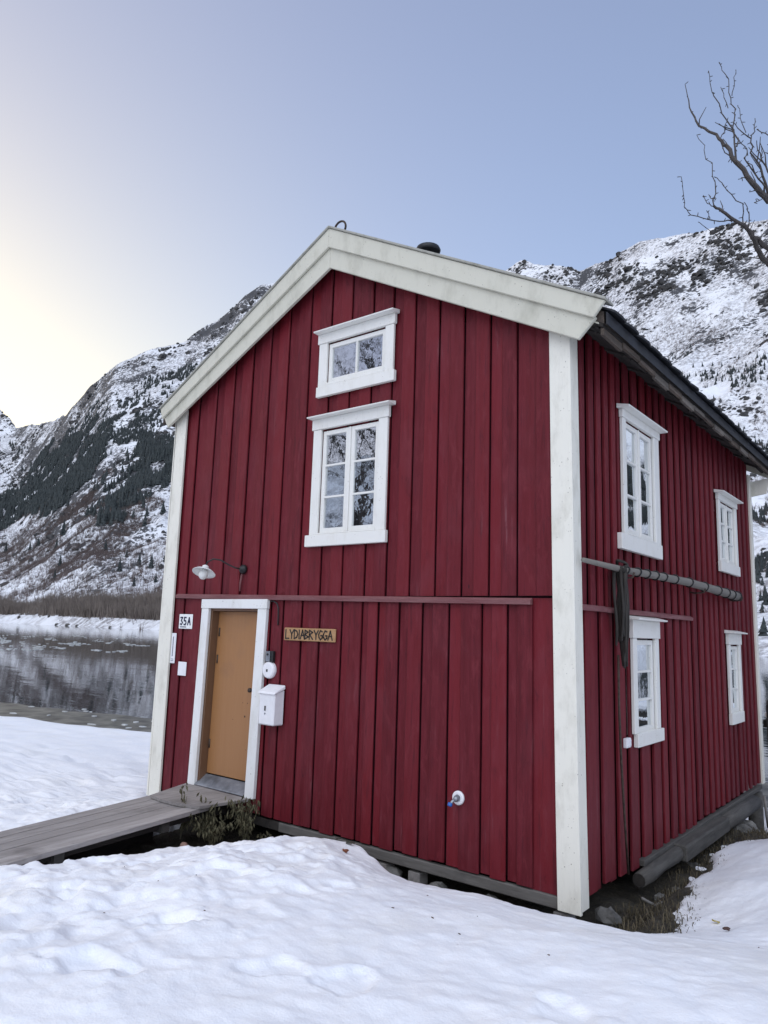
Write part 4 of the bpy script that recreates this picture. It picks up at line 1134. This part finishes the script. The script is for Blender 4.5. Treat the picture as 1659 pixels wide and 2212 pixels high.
# ------------------------------------------------------------------ withered plants by the door
LEAF = leafmat('withered_leaf', (.050, .050, .026), (.135, .118, .066), 22)
STEM = mk_plain('withered_stem', (.085, .075, .045), .8)
def dead_plant(base, n_, spread, h, label, droop=.5, seed=1):
    rg = random.Random(seed)
    t = thing('withered_plant', label, 'plant', base)
    sm, lm = MB(), MB()
    for i in range(n_):
        a = rg.uniform(0, 2*math.pi); q = spread*rg.uniform(.2, 1); hh = h*rg.uniform(.45, 1.0)
        P = []
        for k in range(6):
            u = k/5
            P.append((base[0]+q*math.cos(a)*u**1.3, base[1]+q*math.sin(a)*u**1.3*.8, base[2]+hh*(u-droop*u**3*.8*rg.uniform(.6, 1.2))))
        sm.tube(P, [.006,.0055,.005,.004,.003,.002], 5)
        for k in range(2, 6):
            for j in range(5):
                p = Vector(P[k])+Vector([rg.gauss(0,.025) for _ in range(3)]); b = rg.uniform(0, 2*math.pi); l = rg.uniform(.03, .095); w = l*rg.uniform(.12, .24)
                d = Vector((math.cos(b)*.5, math.sin(b)*.5, -rg.uniform(.4, 1.6))).normalized(); s = d.cross(Vector((math.sin(b), -math.cos(b), .3))).normalized()
                nn = d.cross(s)
                lm.add([p, p+d*l*.45+s*w+nn*.006, p+d*l, p+d*l*.45-s*w+nn*.006, p+d*l*.5-nn*.008], [(0,1,4),(1,2,4),(2,3,4),(3,0,4)])
    kind(sm.build('stem', STEM, t), 'stuff'); kind(lm.build('leaf', LEAF, t), 'stuff')
    return t
dead_plant((-3.80, -.44, -.30), 18, .36, .66, 'large withered green-brown plant hanging beside the end of the ramp', .34, 3)
dead_plant((-3.55, -.22, -.28), 13, .26, .72, 'withered plant leaning against the right door casing', .28, 5)
dead_plant((-4.05, -.66, -.20), 3, .12, .62, 'single upright withered stalk poking above the landing board', .1, 8)
dead_plant((-3.28, -.14, -.28), 5, .24, .30, 'small drooping withered stem on the dark soil right of the door', .8, 11)
m = MB().blob((-3.72, -.86, -.20), .055, 1, .8, 1.25, .15, 9, 7); o = m.build('stone', mk_plain('pinkish_stone', (.34,.21,.165), .8, 0, .2, 14), None, True); tag(o, 'small pinkish stone standing under the withered plant by the ramp', 'stone')
m = MB().blob((-3.12, -.05, -.24), .07, 1.2, .8, 1, .2, 9, 7); o = m.build('stone', STONE, None, True); tag(o, 'dark rounded stone against the wall right of the withered plants', 'stone')

# dead grass and bits of litter on the bare soil and on the snow
GRASS = leafmat('dead_grass', (.045, .036, .020), (.13, .105, .062), 6)
gv = []; gf = []
def blades(num, x0, x1, y0, y1, zf, hmin, hmax, cond=None):
    k = 0
    while k < num:
        x = random.uniform(x0, x1); y = random.uniform(y0, y1)
        if cond and not cond(x, y): k += 1; continue
        z = zf(x, y); a = random.uniform(0, 6.283); l = random.uniform(hmin, hmax); w = random.uniform(.0025, .005)
        dx, dy = math.cos(a), math.sin(a); b = random.uniform(.3, 1.1)
        o = len(gv)
        gv.extend([(x-dy*w, y+dx*w, z-.02), (x+dy*w, y-dx*w, z-.02), (x+dx*l*b*.5+dy*w*.7, y+dy*l*b*.5-dx*w*.7, z+l*.6), (x+dx*l*b*.5-dy*w*.7, y+dy*l*b*.5+dx*w*.7, z+l*.6), (x+dx*l*b, y+dy*l*b, z+l*(.75-.4*b))])
        gf.extend([(o, o+1, o+2, o+3), (o+3, o+2, o+4)]); k += 1
szf = lambda x, y: float(soil_z(np.array(x), np.array(y)))
blades(1700, .02, .62, -.35, 5.6, szf, .03, .10)
blades(1500, -1.9, .3, -.48, .02, szf, .05, .15)
blades(450, .05, .75, -.3, 1.0, szf, .05, .13)
blades(500, -3.6, -2.2, -.7, .0, szf, .05, .13)
me = bpy.data.meshes.new('dead_grass'); me.from_pydata(gv, [], gf); me.materials.append(GRASS)
o = bpy.data.objects.new('dead_grass', me); COL.objects.link(o); kind(o, 'stuff'); tag(o, 'dead yellow-brown grass on the bare soil along the foot of the house', 'grass')
LITTER = mk_plain('brown_litter', (.10, .06, .035), .9, 0, .4, 30)
lm = MB()
for i in range(26):
    x = random.uniform(-2.6, 2.2); y = random.uniform(-3.6, 2.5)
    if hollow_sd(np.array([x]), np.array([y]))[0] > -.06: continue
    z = float(ground_z(np.array([x]), np.array([y]))[0]); s = random.uniform(.003, .010)*(1 if random.random() < .93 else 1.7); a = random.uniform(0, 6.28)
    lm.hex([(x+s*math.cos(a+q)*rr_, y+s*math.sin(a+q)*rr_*.6, z+zz_) for zz_ in (-.002, .004) for q, rr_ in ((0,1.3),(1.57,.7),(3.14,1.3),(4.71,.7))])
o = lm.build('snow_litter', LITTER); kind(o, 'stuff'); tag(o, 'scattered brown twigs and seeds on the snow before the house', 'litter')
def dead_leaf(x, y, s, c, label, seed):
    rg = random.Random(seed)
    z = float(ground_z(np.array([x]), np.array([y]))[0])+.006; m = MB()
    pts = [(math.cos(t)*s*(1 if k % 2 else .62), math.sin(t)*s*(.8 if k % 2 else .5)) for k, t in enumerate(np.linspace(0, 2*math.pi, 10, endpoint=False))]
    m.loft([(x+a, y+b, z+rg.uniform(0, .018)) for a, b in pts], [(x+a, y+b, z+.004+rg.uniform(.004, .02)) for a, b in pts])
    o = m.build('dead_leaf', mk_plain('dead_leaf_brown', c, .8, 0, .3, 40)); tag(o, label, 'leaf')
dead_leaf(-1.72, -.74, .035, (.20, .06, .025), 'rust-brown dead leaf on the snow crest before the gable wall', 1)
dead_leaf(-1.86, -.52, .05, (.06, .06, .045), 'dark clump of dead leaves near the top of the snow crest', 2)
dead_leaf(-2.02, -.50, .03, (.05, .045, .035), 'small dark leaf left of the leaf clump on the snow crest', 5)
dead_leaf(1.02, .28, .028, (.09, .05, .04), 'dark brown leaf on the snow right of the white corner', 3)
dead_leaf(.86, .62, .03, (.45, .36, .12), 'pale yellow leaf on the snow beside the side wall', 4)

# ------------------------------------------------------------------ things fixed to the gable wall
lamp = thing('wall_lamp', 'white enamel shade lamp on a black gooseneck arm above the door', 'lamp', (-4.09, 0, 2.65))
m = MB().lathe((-4.09, .0, 2.655), (0,-1,0), [(-.004,.055),(.012,.055),(.03,.045),(.055,.02),(.06,.01)], 18); m.build('wall_plate', BLACK, lamp, True)
gp = [(-4.09,-.05,2.655),(-4.12,-.10,2.665),(-4.17,-.17,2.70),(-4.22,-.24,2.745),(-4.275,-.30,2.755),(-4.32,-.345,2.72),(-4.335,-.355,2.675)]
m = MB().tube(gp, .009, 8); m.build('arm', BLACK, lamp, True)
lc = Vector((-4.335,-.355,2.675)); la = Vector((.16,-.40,-1)).normalized()
m = MB().lathe(lc, la, [(0,.022),(.012,.038),(.05,.042),(.052,.05)], 18); m.build('neck', ENAMEL, lamp, True)
m = MB().lathe(lc, la, [(.045,.03),(.052,.055),(.072,.110),(.092,.135),(.096,.135),(.080,.108),(.062,.05),(.060,.03)], 28); m.build('lamp_shade', ENAMEL, lamp, True)
m = MB().lathe(lc, la, [(.06,.03),(.085,.046),(.12,.054),(.15,.046),(.170,.025),(.176,.006)], 18); m.build('bulb', mk_plain('frosted_bulb', (.70,.70,.67), .25, 0, .03), lamp, True)
m = MB().tube([(-4.10,-.012,2.60),(-4.115,-.014,2.50),(-4.115,-.014,2.40)], .011, 8); o = m.build('conduit', BATTEN, None, True); tag(o, 'short pinkish conduit running down from the lamp bracket', 'conduit')

# lettering strokes, built as thin raised bars
def strokes(segs, fr, u0, z0, sx, sz, d, wid, mat, name, parent):
    mb = MB()
    for (a, b, c, e) in segs:
        p = Vector((u0+a*sx, z0+b*sz)); q = Vector((u0+c*sx, z0+e*sz)); t = (q-p)
        if t.length < 1e-6: continue
        t = t.normalized(); nrm = Vector((-t.y, t.x))*wid/2; p = p - t*wid*.35; q = q + t*wid*.35
        c4 = [p-nrm, q-nrm, q+nrm, p+nrm]
        ring0 = [fr(v.x, d, v.y) for v in c4]; ring1 = [fr(v.x, d+.0035, v.y) for v in c4]
        mb.loft(ring0, ring1)
    return mb.build(name, mat, parent)
GLY = {'L': [(0,1,0,0),(0,0,.7,0)], 'Y': [(0,1,.4,.5),(.8,1,.4,.5),(.4,.5,.4,0)], 'D': [(0,0,0,1),(0,1,.5,.85),(.5,.85,.7,.5),(.7,.5,.5,.15),(.5,.15,0,0)],
 'I': [(.1,0,.1,1)], 'A': [(0,0,.4,1),(.4,1,.8,0),(.17,.4,.63,.4)], 'B': [(0,0,0,1),(0,1,.6,.8),(.6,.8,0,.52),(0,.52,.68,.26),(.68,.26,0,0)],
 'R': [(0,0,0,1),(0,1,.62,.78),(.62,.78,0,.5),(.1,.5,.65,0)], 'G': [(.65,.9,.3,1),(.3,1,0,.6),(0,.6,.05,.25),(.05,.25,.35,0),(.35,0,.68,.2),(.68,.2,.68,.45),(.68,.45,.38,.45)],
 '3': [(0,1,.6,1),(.6,1,.25,.58),(.25,.58,.62,.3),(.62,.3,.35,0),(.35,0,0,.1)], '5': [(.6,1,.05,1),(.05,1,.03,.55),(.03,.55,.5,.55),(.5,.55,.62,.28),(.62,.28,.4,0),(.4,0,0,.06)]}
ADV = {'I': .36, 'L': .82, 'Y': .92}
sign = thing('name_sign', 'wooden sign with dark lettering on the red wall right of the door', 'sign', (-2.95, 0, 1.93))
mb = MB(); fbox(mb, FR, -3.335, -2.584, .003, .024, 1.862, 1.998); mb.build('sign_board', SIGNWOOD, sign, bevel=.006)
word = 'LYDIABRYGGA'
tot = sum(ADV.get(c, .88) for c in word); kx = .69/tot; u = -3.305
segs_all = []
for c in word:
    segs_all += [(u+a*kx, 1.884+b*.092, u+cx_*kx, 1.884+e_*.092) for (a, b, cx_, e_) in GLY[c]]
    u += ADV.get(c, .88)*kx
strokes(segs_all, FR, 0, 0, 1, 1, .0235, .0145, INK, 'lettering', sign)
plate = thing('house_number_plate', 'square white house number plate reading 35A left of the door', 'number plate', (-5.1, 0, 2.03))
mb = MB(); fbox(mb, FR, -5.232, -4.965, .004, .012, 1.942, 2.122); mb.build('plate', ENAMEL, plate, bevel=.004)
for k, c in enumerate('35A'):
    strokes(GLY[c], FR, -5.200+k*.073, 1.992, .066, .088, .0118, .017, NAVY, 'digit', plate)
strokes([(0,0,1,0)], FR, -5.195, 1.965, .11, 1, .0118, .010, NAVY, 'underline', plate)
th = thing('thermometer', 'tall narrow white thermometer beside the left corner board', 'thermometer', (-5.3, 0, 1.7))
mb = MB(); fbox(mb, FR, -5.352, -5.262, .004, .018, 1.512, 1.884); mb.build('scale_board', PLASTIC, th, bevel=.006)
mb = MB(); fbox(mb, FR, -5.312, -5.302, .018, .024, 1.60, 1.84); mb.build('tube', METAL, th)
strokes([(0,0,1,0),(0,.4,1,.4),(.3,1.2,.7,1.2)], FR, -5.33, 1.545, .046, .05, .0175, .008, mk_plain('grey_print', (.30,.32,.36), .6), 'print', th)
mb = MB(); fbox(mb, FR, -5.182, -5.022, .004, .014, 1.374, 1.540); nt_ = mb.build('notice_card', PLASTIC, None, bevel=.003); tag(nt_, 'small blank white card below the house number plate', 'card')
kb = thing('key_box', 'small black and silver key safe above the round white cover', 'key safe', (-3.52, 0, 1.68))
mb = MB(); fbox(mb, FR, -3.578, -3.470, .002, .045, 1.616, 1.737); mb.build('body', BLACK, kb, bevel=.006)
mb = MB(); fbox(mb, FR, -3.574, -3.512, .046, .052, 1.622, 1.735); mb.build('cover', METAL, kb, bevel=.003)
mb = MB().lathe((-3.545, -.052, 1.70), (0,-1,0), [(0,.012),(.006,.012)], 12); mb.build('button', BLACK, kb)
bell = thing('outlet_cover', 'round white outlet cover between the key safe and the mailbox', 'outlet', (-3.53, 0, 1.53))
mb = MB().lathe((-3.533, -.002, 1.532), (0,-1,0), [(0,.092),(.03,.092),(.048,.083),(.052,.075)], 28); mb.build('cover', PLASTIC, bell, False, bevel=.002)
mb = MB(); fbox(mb, FR, -3.552, -3.528, .052, .056, 1.512, 1.54); mb.build('latch', BLACK, bell)
mail = thing('mailbox', 'white metal mailbox with sloping lid on the wall right of the door', 'mailbox', (-3.47, 0, 1.15))
mb = MB(); prof = [(-3.625,1.0),(-3.315,1.0),(-3.315,1.31),(-3.625,1.31)]
mb.hex([(-3.5298,-.150,.965),(-3.3002,-.150,.965),(-3.2895,-.006,.965),(-3.5405,-.006,.965),(-3.5355,-.150,1.30),(-3.2945,-.150,1.30),(-3.2895,-.006,1.335),(-3.5405,-.006,1.335)]); mb.build('body', PLASTIC, mail, bevel=.012)
mb = MB(); mb.hex([(-3.5487,-.168,1.285),(-3.2813,-.168,1.285),(-3.2813,-.004,1.340),(-3.5487,-.004,1.340),(-3.5437,-.160,1.312),(-3.2863,-.160,1.312),(-3.2863,-.004,1.385),(-3.5437,-.004,1.385)]); mb.build('lid', PLASTIC, mail, bevel=.008)
mb = MB().box(-3.4396, -3.4207, -.156, -.1515, 1.115, 1.165); mb.build('lock', BLACK, mail)
mb = MB().lathe((-3.4298, -.150, 1.085), (0,-1,0), [(0,.010),(.004,.010)], 10); mb.build('keyhole', METAL, mail)
m = MB().tube([(-3.575,-.012,2.285),(-3.53,-.020,2.285),(-3.475,-.020,2.26),(-3.452,-.018,2.21),(-3.447,-.016,2.12),(-3.447,-.014,2.02)], .008, 7); o = m.build('cable', BLACK, None, True); tag(o, 'black cable bending down beside the top right of the door frame', 'cable')
tap = thing('garden_tap', 'round white wall tap with a blue handle low on the gable wall', 'tap', (-1.07, 0, .58))
mb = MB().lathe((-1.072, -.002, .578), (0,-1,0), [(0,.060),(.014,.060),(.022,.052),(.022,.03)], 24); mb.build('wall_flange', PLASTIC, tap, bevel=.002)
mb = MB().lathe((-1.072, -.022, .580), (0,-1,-.15), [(0,.030),(.03,.026),(.05,.018)], 14); mb.build('valve_body', METAL, tap, True)
mb = MB().tube([(-1.072,-.06,.575),(-1.088,-.085,.555),(-1.098,-.09,.525)], [.012,.013,.014], 10); mb.build('spout', METAL, tap, True)
mb = MB().lathe((-1.100, -.090, .545), (-.2,-.3,-1), [(0,.020),(.022,.022),(.03,.018)], 12); mb.build('handle', mk_plain('blue_plastic', (.02,.12,.42), .4), tap, True)

# ------------------------------------------------------------------ things on the side wall
pole = thing('wooden_pole', 'long pale wooden pole hung horizontally along the side wall', 'pole', (.1, 2.5, 2.63))
PZ = [(.085,.02,2.628),(.095,.9,2.618),(.10,1.8,2.632),(.11,2.8,2.640),(.11,3.8,2.625),(.105,4.6,2.612),(.10,5.12,2.606)]
m = MB().tube(PZ, [.020,.031,.038,.044,.050,.055,.056], 12); m.build('shaft', mk_wood('pale_pole_wood', (.155,.145,.125), (.27,.25,.22), (5,.5,5), .8, (.11,.10,.09), .5), pole, True)
for y in (.95, 1.25, 1.5, 1.75, 2.0, 2.35, 2.85, 3.45, 4.05, 4.45, 4.75, 5.05):
    i = max(k for k in range(len(PZ)) if PZ[k][1] <= y); i = min(i, len(PZ)-2); f_ = (y-PZ[i][1])/(PZ[i+1][1]-PZ[i][1])
    c = [PZ[i][k]*(1-f_)+PZ[i+1][k]*f_ for k in range(3)]; r_ = .034+.0062*y
    m = MB().tube([(c[0]+r_*math.cos(t), c[1]+.01*math.sin(t*2), c[2]+r_*math.sin(t)) for t in np.linspace(0, 2*math.pi, 13)], .0075, 6); m.build('lashing', BLACK, pole, True)
for y in (.98, 3.3, 5.1):
    m = MB().tube([(-.01,y,2.56),(.05,y,2.545),(.15,y,2.555),(.165,y,2.60)], .010, 7); m.build('hook', IRON, pole, True)
net = thing('rope_bundle', 'dark hanging bundle of old rope and net over the wooden pole', 'rope', (.12, .8, 2.2))
ROPE = mk_wood('tarred_rope', (.022,.020,.018), (.065,.058,.050), (14,14,2), .95, (.012,.011,.010), .8)
for i in range(26):
    y = random.gauss(.80, .034); x = .075+random.uniform(0, .07); zt = 2.60+random.uniform(-.04, .05); zb = random.choice([1.72,1.78,1.9,1.95,2.05,2.2])+random.uniform(-.05, .08)
    P = []
    yb = .80+(y-.80)*.75+random.gauss(0, .03)+.03
    for k in range(9):
        t = k/8; P.append((x+.012*math.sin(5*t+i)-.02*t, y+(yb-y)*t+.012*math.sin(7*t+i*1.7), zt+(zb-zt)*t))
    m = MB().tube(P, [random.uniform(.012, .021)*(1-.35*k/8) for k in range(9)], 6); m.build('rope_strand', ROPE, net, True)
m = MB().tube([(.10+.055*math.cos(t), .80+.05*math.sin(3*t), 2.63+.06*math.sin(t)) for t in np.linspace(0, 12.5, 40)], .013, 6); m.build('rope_knot', ROPE, net, True)
m = MB().tube([(.055,.84,1.85),(.045,.86,1.4),(.042,.90,.9),(.040,.96,.4),(.036,1.03,-.04)], .011, 7); o = m.build('hanging_cord', IRON, None, True); tag(o, 'thin dark cord running down the side wall from the rope bundle', 'cord')
jb = thing('junction_box', 'small white junction box low on the side wall', 'box', (.02, 1.1, 1.06))
mb = MB(); fbox(mb, RG, 1.05, 1.16, .002, .04, 1.02, 1.105); mb.build('body', PLASTIC, jb, bevel=.006)
mb = MB(); fbox(mb, RG, 1.065, 1.145, .04, .046, 1.035, 1.09); mb.build('lid', PLASTIC, jb, bevel=.002)

# ------------------------------------------------------------------ jetty railing behind the house
JW = mk_wood('black_jetty_wood', (.022,.021,.02), (.065,.06,.055), (5,.6,5), .9, (.012,.011,.01), .6)
SNOWCAP = SNOW
jet = thing('jetty_railing', 'dark wooden jetty railing with snow on its rails behind the house', 'railing', (.6, 8.2, 0))
m = MB().box(-.19, 2.2, 8.0, 8.10, .985, 1.065); m.build('top_rail', JW, jet, bevel=.01)
for z, h in ((.52,.07),(.14,.07)):
    m = MB().box(-.16, 2.2, 8.02, 8.09, z, z+h); m.build('rail', JW, jet, bevel=.01)
    m = MB().box(-.14, 2.2, 8.01, 8.10, z+h+.001, z+h+.05); m.build('snow_cap', SNOWCAP, jet, bevel=.02)
for x in (-.22, .82, 1.85):
    m = MB().box(x, x+.14, 8.105, 8.23, -1.6, .98); m.build('post', JW, jet, bevel=.01)
m = MB().box(-.3, 2.4, 8.25, 11.0, .60, .72); o = m.build('jetty_deck', JW, jet)
m = MB().box(-.28, 2.4, 8.26, 11.0, .722, .88); o = m.build('snow_cover', SNOWCAP, jet, bevel=.05)
for x in (-.15, .9, 2.0):
    for y in (8.6, 10.6):
        m = MB().tube([(x, y, -1.8), (x, y, .6)], [.11, .10], 10); m.build('pile', JW, jet, True)
m = MB().tube([(.16, 7.0, -1.5), (.12, 7.0, -.1)], [.11, .10], 12); o = m.build('mooring_pile', JW, None, True); tag(o, 'dark mooring pile standing by the far corner of the house', 'pile')

# ------------------------------------------------------------------ bare trees
BRANCHES = [
 (0.055, 0.016, [[1.04,4.44,6.57],[0.91,3.95,6.68],[0.86,3.7,6.71],[0.85,3.46,6.78],[0.83,3.23,6.83],[0.74,2.89,6.84],[0.66,2.69,6.88],[0.6,2.61,6.92]]),
 (0.075, 0.03, [[1.14,4.45,6.79],[0.99,3.99,6.81],[0.93,3.74,6.82],[0.87,3.44,6.82],[0.83,3.23,6.83]]),
 (0.012, 0.004, [[0.74,2.89,6.84],[0.66,2.79,6.8],[0.54,2.65,6.79],[0.36,2.54,6.86],[0.3,2.51,6.97],[0.3,2.5,7.12],[0.27,2.54,7.38]]),
 (0.011, 0.004, [[0.6,2.61,6.92],[0.63,2.58,7.12],[0.6,2.6,7.36],[0.5,2.68,7.71],[0.4,2.78,8.01]]),
 (0.009, 0.004, [[0.6,2.61,6.92],[0.54,2.56,6.95],[0.5,2.53,7.04]]),
 (0.01, 0.005, [[0.8,3.08,6.83],[0.84,2.91,7.02],[0.73,2.67,7.1],[0.69,2.63,7.19],[0.62,2.59,7.27]]),
 (0.012, 0.005, [[0.83,3.17,6.83],[0.87,3.07,6.96],[0.86,2.94,7.03]]),
 (0.009, 0.004, [[0.67,3.16,6.64],[0.56,2.82,6.68],[0.43,2.61,6.78]]),
 (0.01, 0.004, [[0.85,3.73,6.69],[0.63,3.26,6.55],[0.61,3.07,6.6]]),
 (0.006, 0.004, [[0.54,2.65,6.79],[0.54,2.61,6.85],[0.53,2.6,6.86]]),
 (0.006, 0.004, [[0.63,2.6,7.0],[0.58,2.57,7.0],[0.56,2.55,7.05]]),
 (0.06, 0.004, [[1.3,4.12,7.18],[1.1,3.48,7.19],[1.02,3.2,7.2],[0.94,2.96,7.27],[0.81,2.8,7.5],[0.72,2.8,7.74],[0.64,2.81,7.87],[0.47,2.84,8.11],[0.36,2.89,8.33],[0.28,2.95,8.64],[0.24,2.96,8.89]]),
 (0.018, 0.004, [[0.81,2.81,7.54],[0.78,2.93,7.92],[0.7,2.98,8.19],[0.55,3.03,8.63],[0.53,3.03,8.71],[0.51,3.01,8.98]]),
 (0.014, 0.004, [[0.81,2.89,7.75],[0.76,2.98,8.08],[0.76,3.09,8.33],[0.72,3.14,8.59],[0.7,3.17,8.88],[0.64,3.11,8.99],[0.62,3.06,9.08]]),
 (0.008, 0.004, [[0.73,3.16,8.63],[0.75,3.23,8.87],[0.77,3.25,9.03]]),
 (0.008, 0.004, [[0.7,3.06,8.41],[0.65,3.11,8.66],[0.62,3.1,8.76]]),
 (0.028, 0.005, [[1.05,3.27,7.21],[1.04,3.15,7.35],[1.01,3.07,7.53],[0.93,3.0,7.68],[0.93,3.09,7.92],[0.84,3.04,8.02],[0.76,3.02,8.17]]),
 (0.009, 0.005, [[0.93,3.09,7.92],[0.95,3.19,8.1],[0.95,3.27,8.29]]),
 (0.008, 0.004, [[0.88,3.07,8.01],[0.82,3.11,8.25],[0.79,3.16,8.45]]),
 (0.024, 0.006, [[1.13,3.37,7.35],[1.07,3.19,7.49],[1.02,3.11,7.63],[0.98,3.13,7.85]]),
 (0.02, 0.005, [[1.03,3.22,7.21],[1.02,3.11,7.32],[0.94,2.96,7.45],[0.88,2.9,7.58],[0.9,2.98,7.73],[0.82,2.95,7.88]]),
 (0.008, 0.004, [[0.65,2.81,7.86],[0.68,2.93,8.09],[0.7,2.98,8.19]]),
 (0.01, 0.005, [[1.02,3.2,7.2],[0.96,3.04,7.21],[0.91,2.95,7.16]]),
 (0.008, 0.005, [[0.83,2.81,7.46],[0.8,2.78,7.5],[0.76,2.76,7.53]]),
 (0.012, 0.006, [[1.24,3.49,7.82],[1.15,3.4,7.96],[1.08,3.32,8.03],[0.97,3.23,8.11]]),
 (0.008, 0.005, [[0.93,2.97,7.24],[0.89,2.87,7.3],[0.83,2.78,7.26]]),
 (0.01, 0.005, [[1.06,3.29,7.22],[1.01,3.19,7.17],[0.93,3.07,7.08]]),
 (0.01, 0.005, [[1.0,3.06,7.54],[1.03,3.15,7.73],[1.02,3.16,7.82]]),
 (0.016, 0.005, [[1.14,3.45,7.3],[1.11,3.28,7.44],[1.08,3.23,7.74],[1.09,3.31,7.94]]),
]

tree = thing('bare_tree', 'leafless tree whose bare twigs reach in from the right', 'tree', (3.2, 5.4, -.1))
m = MB().tube([(3.2,5.4,-.3),(3.15,5.3,1.0),(2.95,5.2,2.6),(2.6,5.05,4.2),(2.2,4.9,5.6),(2.0,4.8,6.6),(2.1,4.9,8.2),(2.3,5.1,9.6),(2.4,5.2,11.0)], [.26,.22,.19,.17,.14,.12,.08,.05,.02], 12); m.build('trunk', BARK, tree, True)
def wob(P, r0, k=3):
    out = [Vector(P[0])]
    for a, b in zip(P[:-1], P[1:]):
        a = Vector(a); b = Vector(b); d = (b-a).length
        for j in range(1, k+1):
            q = a.lerp(b, j/k)
            if j < k: q = q + Vector([random.gauss(0, .045)*d for _ in range(3)])
            out.append(q)
    return out
BUD = mk_plain('twig_bud', (.05,.035,.03), .8)
for bi, (r0, r1, P) in enumerate(BRANCHES):
    if bi == 0: P = [[2.2,4.9,5.6],[1.6,4.8,6.2]] + P; r0 = .085
    if bi == 1: P = [[2.05,4.85,6.3],[1.55,4.7,6.7]] + P
    if bi == 11: P = [[2.0,4.8,6.7],[1.75,4.3,6.9]] + P; r0 = .10
    r0 *= .70; r1 *= .85
    Q = wob(P, r0); nq = len(Q)
    rr_ = [max(r0+(r1-r0)*(i/(nq-1))**.6, .0036) for i in range(nq)]
    m = MB().tube(Q, rr_, 7)
    # spur shoots and buds
    for i in range(1, nq):
        if rr_[i] < .03 and random.random() < .75:
            d = Vector([random.gauss(0, 1) for _ in range(3)]).normalized(); l = random.uniform(.018, .05)
            m.tube([Q[i], Q[i]+d*l*.6, Q[i]+d*l], [rr_[i]*.6+.001, .005, .003], 5)
        if rr_[i] > .008 and random.random() < .30:
            d = Vector([random.gauss(0, .6), random.gauss(0, .6), random.uniform(.3, 1)]).normalized(); l = random.uniform(.12, .30)
            mid = Q[i]+d*l*.5+Vector([random.gauss(0, .02) for _ in range(3)])
            m.tube([Q[i], mid, Q[i]+d*l+Vector((0,0,.03))], [.008, .006, .0035], 5)
    m.build('branch', BARK, tree)
def grow(mb, p, d, l, r_, depth, rg):
    n_ = 4; P = [p]
    for k in range(n_):
        d = (d + Vector([rg.gauss(0, .13) for _ in range(3)]) + Vector((0,0,.05))).normalized()
        P.append(P[-1]+d*(l/n_))
    mb.tube(P, [max(r_*(1-.45*k/n_), .004) for k in range(n_+1)], 6 if depth > 3 else 4, cap=False)
    if depth <= 0: return
    for j in range(rg.choice([2,2,3]) if depth > 1 else 3):
        k = rg.randint(2, n_); nd = (d + Vector([rg.gauss(0, .62) for _ in range(3)])).normalized()
        grow(mb, P[k], nd, l*rg.uniform(.62, .82), max(r_*.52, .0045), depth-1, rg)
def wild_tree(x, y, h, label, seed):
    rg = random.Random(seed); z = float(ground_z(np.array([x]), np.array([y]), False)[0])
    t = thing('bare_tree', label, 'tree', (x, y, z))
    tm = MB(); tm.tube([(x,y,z-.3),(x+.05,y,z+h*.15),(x-.03,y+.05,z+h*.32)], [h*.014, h*.012, h*.010], 10); tm.build('trunk', BARK, t, True)
    cm = MB()
    for k in range(4):
        a = 1.57*k+rg.uniform(-.5, .5)
        grow(cm, Vector((x-.03, y+.05, z+h*.31)), Vector((math.cos(a)*.6, math.sin(a)*.6, 1)).normalized(), h*.25, h*.0055, 6, rg)
    cm.build('crown', BARK, t)
wild_tree(-9.6, -11.2, 13.5, 'leafless tree behind the viewer, mirrored in the gable windows', 21)
wild_tree(-13.4, -12.8, 17.0, 'leafless tree mirrored at the left in the gable windows', 22)
wild_tree(-8.2, -9.6, 10.0, 'tall leafless tree farther back, mirrored in the gable windows', 24)
